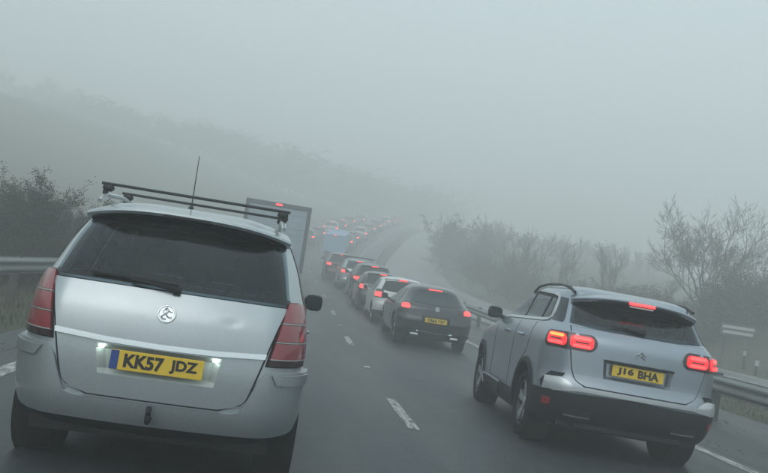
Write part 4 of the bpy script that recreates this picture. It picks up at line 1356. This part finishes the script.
def put(o, u, y, L0=.85, L1=3.5):
    za, zb = ZR(y+L0)+crossfall(u), ZR(y+L1)+crossfall(u)
    pitch = math.atan2(zb-za, L1-L0)
    hd = math.atan2(CX(y+L1)-CX(y+L0), L1-L0)
    o.rotation_mode = 'XYZ'
    o.rotation_euler = (pitch, 0, -hd)
    o.location = (CX(y)+u, y, za-math.tan(pitch)*L0)
    return o

def coupe_extra(root, B):
    s_ = MB(); strip_along(B, s_, 'rear', [(-.42, .40), (0, .385), (.42, .40)], .028, .022, .02, 16); s_.build('chrome_strip', M['chrome'], root)
    bd = MB(); c = B.grid_pt('rear', 0, .93, .014)[0]
    bd.add([c+Vector((.05*math.cos(a), -.004, .05*math.sin(a))) for a in np.linspace(0, 2*math.pi, 20, endpoint=False)], [tuple(range(20))])
    bd.tube([c+Vector((.05*math.cos(a), -.004, .05*math.sin(a))) for a in np.linspace(0, 2*math.pi, 21)], .006, 5, False); bd.build('badge', M['bright_silver'], root)
    for sgn in (-1, 1):
        MB().box((sgn*.47, .05, .30), (.20, .12, .06), .02).build('tail_pipe', M['chrome'], root)

astra = make_car('coupe', M['dark_grey'], 'dark grey three-door coupe with round lit lamps, next car ahead of the silver-grey crossover', 'YB64 OJY', extra=coupe_extra)
put(astra, 3.50, 19.6)
LANE2, LANE1 = 3.42, -.55
c = make_car('hatch', M['white_paint'], 'pale silver hatchback directly ahead of the dark grey coupe', ''); put(c, 3.42, 26.0)
c = make_car('hatch', M['dark_grey'], 'dark hatchback second ahead of the dark grey coupe', ''); put(c, 3.30, 31.2)
c = make_car('suv', M['black_paint'], 'black sport utility car between the dark hatchback and the silver one with roof bars', ''); put(c, 3.48, 36.6)
c = make_car('suv', M['silver'], 'silver sport utility car with black roof bars, behind the dark red one', '', roofbars=True); put(c, 3.35, 42.6)
c = make_car('suv', M['red_paint'], 'dark red sport utility car following the light blue box van', ''); put(c, 3.0, 49.4)

# ------------------------------------------------------------------ box truck and box van
def box_truck(name, label, cat, w, h0, h1, L, m_panel, m_frame, m_cab, lit, group=None):
    root = empty(name, (0, 0, 0), label, cat, group)
    bx = MB(); bx.box((0, L/2-.6, (h0+h1)/2), (w, L-1.2, h1-h0), .03)
    # open back: frame of four members and a shutter set in
    t = .14
    bx.build('cargo_box', m_panel, root, True, 30)
    fr = MB()
    fr.box((0, -.035, h1-t*.55), (w+.02, .07, t*1.1), .012); fr.box((0, -.035, h0+.06), (w+.02, .07, .12), .012)
    for sgn in (-1, 1): fr.box((sgn*(w/2-t/2+.01), -.034, (h0+h1)/2), (t, .066, h1-h0-.2), .012)
    fro = fr.build('rear_frame', m_frame, root, True, 30)
    n = 9; hh = (h1-t*1.1-h0-.12)/n
    for k in range(n):
        MB().box((0, -.012, h0+.12+hh*(k+.5)), (w-2*t+.02, .03, hh-.008), .003).build('shutter_slat', m_panel, fro, True, 30)
    MB().box((0, -.085, h1-t*.55), (.24, .03, .07), .01).build('marker_lamp', M['lit_red_hot'], fro)
    ch = MB(); ch.box((0, L*.45, h0-.22), (.9, L*.85, .3)); ch.box((0, .25, .55), (w-.1, .12, .14), .02)
    for sgn in (-1, 1): ch.box((sgn*.5, .28, .78), (.1, .1, .45))
    ch.build('chassis', M['underbody'], root, False)
    for sgn in (-1, 1):
        MB().box((sgn*(w/2-.28), .16, .72), (.42, .08, .13), .015).build('tail_lamp', M['lit_red'] if lit else M['reflector'], root)
    number_plate(root, (0, .16, .70), 0, '')
    cb = MB(); yc = L-1.0
    cb.box((0, yc, 1.35), (w-.25, 1.7, 1.9), .12); cb.build('cab', m_cab, root, True, 30)
    for y in (1.6, L-.9):
        for sgn in (-1, 1): wheel(root, sgn*(w/2-.06), y, .42, .28, sgn, 6, detail=18)
    return root

tr = box_truck('box_lorry', 'grey box lorry with a red marker lamp over its shutter, in the left lane', 'lorry', 2.42, .98, 3.46, 7.6, M['panel_grey'], M['frame_grey'], M['white_paint'], False)
put(tr, -.93, 31.8, 1.6, 6.7)
bv = box_truck('box_van', 'light blue box van in the right lane ahead of the dark red car', 'van', 1.9, .6, 2.2, 6.0, M['van_blue'], M['van_blue'], M['van_blue'], True)
put(bv, 3.15, 76.0, 1.6, 5.1)

# ------------------------------------------------------------------ the queue fading into the fog
FAR = {}
def far_car(shape, m, label, u, y):
    k = (shape, m.name)
    if k not in FAR:
        FAR[k] = o = make_car(shape, m, label, '', 0)
    else:
        o = copy_tree(FAR[k]); o['label'] = label
    put(o, u, y)
ORD = ['first', 'second', 'third', 'fourth', 'fifth', 'sixth', 'seventh', 'eighth', 'ninth', 'tenth', 'eleventh', 'twelfth']
KIND = [('hatch', 'blue_paint', 'dark blue hatchback'), ('suv', 'black_paint', 'dark sport utility car'), ('hatch', 'dark_grey', 'dark hatchback'), ('suv', 'silver', 'silver sport utility car')]
for i, y in enumerate((85, 92, 98.5, 110.5, 117, 124, 131, 138.5, 146, 154)):
    s_, m_, d_ = KIND[(i*3+1) % 4]
    far_car(s_, M[m_], f'{d_} with lit lamps in fog, {ORD[i]} beyond the blue van', LANE2-.1+rng.uniform(-.15, .15), y)
for i, y in enumerate((46, 53.5, 61, 68, 75.5, 83.5, 91, 99.5, 108, 117, 127)):
    s_, m_, d_ = KIND[(i*3+2) % 4]
    far_car(s_, M[m_], f'{d_} with lit lamps in fog, {ORD[i]} beyond the box lorry', LANE1+.25+rng.uniform(-.15, .15), y)

# ------------------------------------------------------------------ trees
def grow(seed, H, stems=3, levels=5, spread=.55, up=.30, trunk_r=.12, kids=(3, 5), fine=.006, start=.25, taper=.62, tilts=(.12, .32), wig=.10):
    """limbs and twigs as tapered tubes; returns (limb mesh, twig mesh) builders"""
    r = random.Random(seed)
    limb, twig = MB(), MB()
    def branch(p, d, L, rad, lev):
        n = 4 if lev < 3 else 3
        pts = [p]; rads = [rad]; dd = d.copy()
        for i in range(n):
            dd = (dd+Vector((r.gauss(0, wig), r.gauss(0, wig), r.gauss(0, wig*.6)+.05*up))).normalized()
            pts.append(pts[-1]+dd*(L/n)); rads.append(max(fine*.5, rad*(1-.55*(i+1)/n)))
        (limb if lev < 2 else twig).tube(pts, rads, 6 if lev == 0 else 4 if lev < 3 else 3, lev < 2)
        if lev >= levels: return
        k = r.randint(*kids)
        for i in range(k):
            t = start+(1-start)*(i+r.random()*.8)/k
            j = min(int(t*n), n-1); q = pts[j].lerp(pts[j+1], t*n-j)
            az = r.uniform(0, 2*math.pi); sp_ = spread*r.uniform(.6, 1.25)
            o = dd.orthogonal().normalized(); o.rotate(Matrix.Rotation(az, 3, dd))
            nd = (dd*math.cos(sp_)+o*math.sin(sp_)+Vector((0, 0, up*.5))).normalized()
            branch(q, nd, L*taper*r.uniform(.75, 1.15)*(1.1-.35*t), max(fine, rads[j]*.55), lev+1)
        branch(pts[-1], dd, L*taper, max(fine, rads[-1]*.9), lev+1)
    for s_ in range(stems):
        a = 2*math.pi*s_/max(1, stems)+r.uniform(-.4, .4)
        tilt = 0 if stems == 1 else r.uniform(*tilts)
        d = Vector((math.sin(tilt)*math.cos(a), math.sin(tilt)*math.sin(a), math.cos(tilt)))
        branch(Vector((.12*math.cos(a), .12*math.sin(a), -.15)), d, H*.42, trunk_r, 0)
    return limb, twig

def leaves(mb, seed, n, size, spots):
    """leaves in small sprays along the twigs"""
    r = random.Random(seed)
    for _ in range(n//6):
        c_ = Vector(spots[r.randrange(len(spots))])
        for _k in range(6):
            p = c_+Vector((r.gauss(0, .07), r.gauss(0, .07), r.gauss(0, .06)))
            if p.z < .03: continue
            u = Vector((r.gauss(0, 1), r.gauss(0, 1), r.gauss(0, 1))).normalized()*size*r.uniform(.6, 1.3)
            v = u.orthogonal().normalized(); v.rotate(Matrix.Rotation(r.uniform(0, 6.28), 3, u.normalized())); v = v*size*.5
            mb.add([p-u, p-v, p+u, p+v], [(0, 1, 2, 3)])

PROTO = {}
def tree_kind(key):
    if key in PROTO: return PROTO[key]
    if key == 'tall': a = grow(11, 9.2, 7, 5, .50, .16, .085, (3, 4), .007, .30, .62, (.04, .52), .12); lf = None; a[0].tube([(0, 0, -.3), (.02, .01, .5), (0, .02, 1.0)], [.26, .2, .15], 8)
    elif key == 'mid': a = grow(23, 6.0, 4, 4, .55, .30, .08, (3, 5), .007); lf = None
    elif key == 'mid2': a = grow(37, 6.0, 3, 4, .60, .26, .09, (3, 5), .007); lf = None
    elif key == 'mid3': a = grow(71, 6.0, 5, 4, .46, .40, .07, (3, 5), .007); lf = None
    elif key == 'bush': a = grow(41, 3.0, 9, 3, .62, .12, .035, (4, 6), .006); lf = (5, 9000, .03)
    elif key == 'bush2': a = grow(59, 3.0, 8, 3, .7, .05, .035, (4, 6), .006); lf = (9, 14000, .032)
    elif key == 'far': a = grow(83, 5.0, 5, 3, .62, .15, .07, (3, 4), .012); lf = (17, 2600, .10)
    elif key == 'leafy': a = grow(67, 4.6, 6, 4, .6, .2, .06, (3, 5), .006); lf = (13, 46000, .034)
    limb, twig = a
    trunk = limb.build('trunk', M['bark'], None, True, 60); COL.objects.unlink(trunk)
    crown = twig.build('crown', M['twig'], None, True, 60); COL.objects.unlink(crown)
    fol = None
    if lf:
        m_ = MB(); leaves(m_, *lf, [tuple(v_.co) for v_ in crown.data.vertices]); fol = m_.build('foliage', M['leaf'], None, False); COL.objects.unlink(fol)
    zmax = max(v.co.z for v in crown.data.vertices)
    PROTO[key] = (trunk, crown, fol, zmax)
    return PROTO[key]

def tree(name, key, x, y, z, H, rz, label, cat, group=None, sxy=1.0):
    trunk, crown, fol, zm = tree_kind(key)
    o = empty(name, (x, y, z), label, cat, group)
    s_ = H/zm
    o.scale = (s_*sxy, s_*sxy, s_); o.rotation_euler = (0, 0, rz)
    for q in (trunk, crown, fol):
        if q is None: continue
        c_ = q.copy(); COL.objects.link(c_); c_.parent = o
    return o

def ray(px, py):
    X, Y = px-384, py-236.5
    c_, s_ = math.cos(ROLL), math.sin(ROLL)
    u = X*c_+Y*s_; v = -X*s_+Y*c_
    return Vector(_F)*1.0+Vector(_R)*(u/F_PX)-Vector(_U)*(v/F_PX)

TPTS = [terrain_cols(y) for y in range(-5, 232)]
def ground_z(x, y):
    y = min(max(y, -5), 230); i = int(y+5)
    row = TPTS[i]
    xs = [p[0] for p in row]; zs_ = [p[2] for p in row]
    return float(np.interp(x, xs, zs_))

def tree_at(name, key, px_base, depth, py_top, rz, label, cat='tree', sxy=1.0, group=None):
    """stand a tree on the ground in the direction of the photo column, tall enough to reach py_top"""
    d = ray(px_base, 300)*depth
    x, y = d.x, d.y
    z = ground_z(x, y)
    t = ray(px_base, py_top)*depth
    H = max(1.2, CAM_H+t.z-z)
    return tree(name, key, x, y, z-.05, H, rz, label, cat, group, sxy)

RB = 'bare trees and shrubs on the right bank'
tree_at('bare_tree', 'tall', 709, 43, 190, .6, 'tall bare spreading tree on the right bank, the largest tree in view', 'tree', 1.3, RB)
tree_at('bare_tree', 'mid', 762, 42, 248, 1.9, 'bushy bare tree at the right edge behind the road sign', 'tree', 1.5, RB)
tree_at('bare_tree', 'mid2', 668, 50, 270, 2.6, 'small bare tree just left of the tall spreading tree', 'tree', 1.3, RB)
tree_at('bare_tree', 'mid3', 606, 52, 240, .2, 'slim bare tree above the roof of the silver-grey crossover', 'tree', 1.0, RB)
tree_at('bare_tree', 'mid2', 561, 56, 228, 4.2, 'upright bare tree behind the left roof rail of the silver-grey crossover', 'tree', .9, RB)
tree_at('bare_tree', 'mid', 522, 58, 222, 3.3, 'wide bare tree above the door mirror of the silver-grey crossover', 'tree', 1.15, RB)
tree_at('bare_tree', 'mid3', 476, 74, 210, 5.0, 'misty bare tree standing above the dark grey coupe', 'tree', 1.3, RB)
tree_at('bare_tree', 'mid2', 446, 82, 208, 1.2, 'faint bare tree at the left end of the right bank', 'tree', 1.35, RB)
for i, (px, dp, py, k, l_) in enumerate([(700, 39, 296, 'bush2', 'low dense shrub at the foot of the tall spreading tree'), (735, 39, 274, 'bush2', 'low dense shrub behind the road sign'),
        (768, 38, 264, 'bush2', 'low dense shrub right of the road sign at the picture edge'), (662, 42, 288, 'bush2', 'low dense shrub left of the tall spreading tree'),
        (625, 46, 276, 'bush2', 'low dense shrub behind the roof of the silver-grey crossover'), (585, 50, 276, 'bush', 'low dense shrub under the slim bare tree'),
        (545, 53, 272, 'bush2', 'low dense shrub under the upright bare tree'), (514, 58, 263, 'bush', 'low dense shrub under the wide bare tree'),
        (492, 64, 246, 'bush2', 'low dense shrub right of the misty bare tree'), (472, 72, 240, 'bush', 'low dense shrub beneath the misty bare tree'), (448, 82, 232, 'bush2', 'low dense shrub at the left end of the right bank')]):
    tree_at('shrub', k, px, dp, py, i*1.7, l_, 'shrub', 1.9 if px > 600 else 1.25, RB)
LB = 'trees and shrubs beyond the left barrier'
tree_at('leafy_tree', 'leafy', 18, 19, 160, .5, 'dark leafy tree beyond the barrier, tallest at the left', 'tree', 1.3, LB)
tree_at('leafy_tree', 'leafy', 58, 24, 190, 2.2, 'smaller leafy tree beyond the barrier beside the people carrier', 'tree', 1.3, LB)
tree_at('leafy_tree', 'leafy', -6, 23, 172, 4.1, 'leafy tree cut by the left edge of the picture', 'tree', 1.3, LB)
tree_at('shrub', 'bush2', 75, 25, 232, 5.0, 'low shrub half hidden behind the people carrier on the left', 'shrub', 1.6, LB)
tree_at('shrub', 'bush2', 8, 18, 215, 1.0, 'dense shrub just behind the left barrier at the picture edge', 'shrub', 1.4, LB)
tree_at('shrub', 'bush2', 45, 20, 222, 3.0, 'dense shrub just behind the left barrier beside the people carrier', 'shrub', 1.4, LB)

# wooded hillside and far bank that read as one mass in the fog
def wood(name, label, spots, keys, seed, wide=1.3):
    r = random.Random(seed)
    VV, LV, LT = [], [], []; off = 0
    for (x, y, z, H) in spots:
        k = keys[r.randrange(len(keys))]
        tr_, cr_, fo_, zm = tree_kind(k)
        s_ = H/zm; a = r.uniform(0, 6.28); ca, sa = math.cos(a)*s_*wide, math.sin(a)*s_*wide
        for q in (tr_, cr_, fo_):
            if q is None: continue
            me = q.data
            co = np.zeros(len(me.vertices)*3); me.vertices.foreach_get('co', co); co = co.reshape(-1, 3)
            VV.append(np.column_stack([co[:, 0]*ca-co[:, 1]*sa+x, co[:, 0]*sa+co[:, 1]*ca+y, co[:, 2]*s_+z]))
            lv_ = np.zeros(len(me.loops), np.int32); me.loops.foreach_get('vertex_index', lv_)
            lt_ = np.zeros(len(me.polygons), np.int32); me.polygons.foreach_get('loop_total', lt_)
            LV.append(lv_+off); LT.append(lt_); off += len(co)
    V, L, T = np.concatenate(VV), np.concatenate(LV), np.concatenate(LT)
    me = bpy.data.meshes.new(name)
    me.vertices.add(len(V)); me.vertices.foreach_set('co', V.ravel())
    me.loops.add(len(L)); me.loops.foreach_set('vertex_index', L)
    me.polygons.add(len(T)); me.polygons.foreach_set('loop_start', np.concatenate([[0], np.cumsum(T)[:-1]]).astype(np.int32))
    me.update(calc_edges=True); me.validate()
    me.materials.append(M['twig'])
    o = bpy.data.objects.new(name, me); COL.objects.link(o)
    return tag(o, label, 'woodland', None, 'stuff')
r_ = random.Random(3)
def spots(n, px0, px1, d0, d1, top):
    out = []
    for i in range(n):
        px = px0+(px1-px0)*(i+r_.random())/n; dp = r_.uniform(d0, d1)
        q = ray(px, 300)*dp; gz = ground_z(q.x, q.y)
        H = CAM_H+(ray(px, top(px)+r_.uniform(-8, 14))*dp).z-gz
        out.append((q.x, q.y, gz-.2, min(15, max(3.5, H))))
    return out
hill = lambda px: 74+95*max(px, 0)/400.0
wood('woodland', 'wooded hillside fading into the fog left of the road',
     spots(30, -90, 270, 174, 186, hill)+spots(30, -90, 285, 188, 204, lambda px: hill(px)-2)
     +spots(18, 290, 425, 188, 214, lambda px: 152+.2*(px-290)), ['far', 'far', 'mid', 'far'], 5, 2.3)
wood('woodland', 'misty wooded bank beyond the opposite carriageway', spots(8, 436, 496, 84, 100, lambda px: 214)+spots(9, 520, 660, 92, 112, lambda px: 258), ['mid', 'mid3', 'far'], 6)

# ------------------------------------------------------------------ grass, litter, signs
def blades(name, label, n, fx, seed, hmin, hmax, m):
    r = random.Random(seed); V = []; Fc = []
    for i in range(n):
        x, y, z = fx(r); h = r.uniform(hmin, hmax); a = r.uniform(0, 6.28); w_ = r.uniform(.004, .009); le = r.uniform(.1, .7)*h
        dx, dy = math.cos(a), math.sin(a); k = len(V); lx, ly = le*math.cos(a+1.3), le*math.sin(a+1.3)
        V += [(x-dx*w_, y-dy*w_, z-.02), (x+dx*w_, y+dy*w_, z-.02), (x+lx*.4+dx*w_*.7, y+ly*.4+dy*w_*.7, z+h*.6), (x+lx*.4-dx*w_*.7, y+ly*.4-dy*w_*.7, z+h*.6), (x+lx, y+ly, z+h)]
        Fc += [(k, k+1, k+2, k+3), (k+3, k+2, k+4)]
    mb = MB(); mb.v = V; mb.f = Fc
    return tag(mb.build(name, m, None, False), label, 'grass', None, 'stuff')
M['grass'] = mat('winter_grass', (.062, .064, .03), .8, var=.5, scale=1.6)
def lv(r):
    y = 4+36*r.random()**1.4; d = .15+r.random()**.8*7
    x = CX(y)-3.45-d
    return x, y, ground_z(x, y)
blades('grass', 'rough winter grass on the left verge', 26000, lv, 1, .05, .22, M['grass'])
def rv(r):
    y = 8+50*r.random(); a = CX(y)+REDGE(y); b = OPN(y)-.05
    x = a+(b-a)*r.random()
    return x, y, ground_z(x, y)
blades('grass', 'sparse grass on the central reservation', 9000, rv, 2, .03, .10, M['grass'])
def rb(r):
    y = 14+50*r.random(); x = OPN(y)+OPW(y)+.3+r.random()*10
    return x, y, ground_z(x, y)
blades('grass', 'rough grass on the right bank', 16000, rb, 3, .08, .28, M['grass'])
lt = MB(); rr = random.Random(12)
for i in range(900):
    y = rr.uniform(7, 30); u = rr.choice((5.75+abs(rr.gauss(0, .35)), 7.1+abs(rr.gauss(0, .6)), -2.9-abs(rr.gauss(0, .2))))
    u = min(8.7, max(-3.45, u))
    x, yy, z = road_pt(u, y); 
    
    a = rr.uniform(0, 6.28); s_ = rr.uniform(.012, .04)
    lt.add([(x+s_*math.cos(a), yy+s_*math.sin(a), z+.012), (x-s_*.5*math.sin(a), yy+s_*.5*math.cos(a), z+.02), (x-s_*math.cos(a), yy-s_*math.sin(a), z+.010), (x+s_*.5*math.sin(a), yy-s_*.5*math.cos(a), z+.009)], [(0, 1, 2, 3)])
tag(lt.build('leaf_litter', M['leaf_brown'], None, False), 'dead leaves and grit along the road edges', 'leaf litter', None, 'stuff')

d = ray(738, 331)*32.5
sg_root = empty('road_sign', (d.x, d.y, ground_z(d.x, d.y)), 'small dark road sign with two pale lines on the right bank', 'road sign')
zc = CAM_H+d.z-ground_z(d.x, d.y)
MB().box((0, 0, zc), (1.45, .03, .50), .01).build('sign_panel', M['sign_face'], sg_root, False)
for dz, ww in ((.11, 1.30), (-.09, 1.22)):
    MB().box((0, -.018, zc+dz), (ww, .006, .11), .002).build('pale_line', M['sign_white'], sg_root, False)
for sx in (-.5, .5):
    MB().tube([(sx, .03, -.2), (sx, .03, zc+.2)], .02, 8).build('post', M['post'], sg_root)
for px, py, dp, l_ in ((745, 352, 33, 'small pale marker post on the right bank below the road sign'), (757, 362, 31, 'shorter pale marker post right of the other marker post')):
    d = ray(px, py)*dp; gz = ground_z(d.x, d.y)
    o = empty('marker_post', (d.x, d.y, gz), l_, 'marker post')
    zt = max(.35, CAM_H+d.z-gz+.08)
    MB().box((0, 0, zt/2-.05), (.10, .03, zt+.1), .008).build('post', M['plastic'], o)
    MB().box((0, -.018, zt-.13), (.16, .012, .20), .006).build('reflective_head', M['sign_white'], o)

# ------------------------------------------------------------------ fog
def fog():
    m = bpy.data.materials.new('fog'); m.use_nodes = True
    nt = m.node_tree; nt.nodes.clear()
    out = nt.nodes.new('ShaderNodeOutputMaterial'); pv = nt.nodes.new('ShaderNodeVolumePrincipled')
    pv.inputs['Color'].default_value = (.975, .99, .985, 1)
    pv.inputs['Density'].default_value = .0136
    pv.inputs['Anisotropy'].default_value = .15
    nt.links.new(pv.outputs[0], out.inputs['Volume'])
    zs_ = [v.co.z for v in terrain.data.vertices]
    tops = [float(max(c_[2] for c_ in o_.bound_box)) for o_ in COL.objects if o_.type == 'MESH' and o_.name.startswith('woodland')]
    lo, hi = min(zs_)-1.0, max([max(zs_)]+tops)+1.0
    o = MB().box((0, 130, (lo+hi)/2), (820, 400, hi-lo)).build('haze', m, None, False)
    o['kind'] = 'stuff'; o['label'] = 'grey fog filling the whole valley'; o['category'] = 'fog'
    return o
fog()
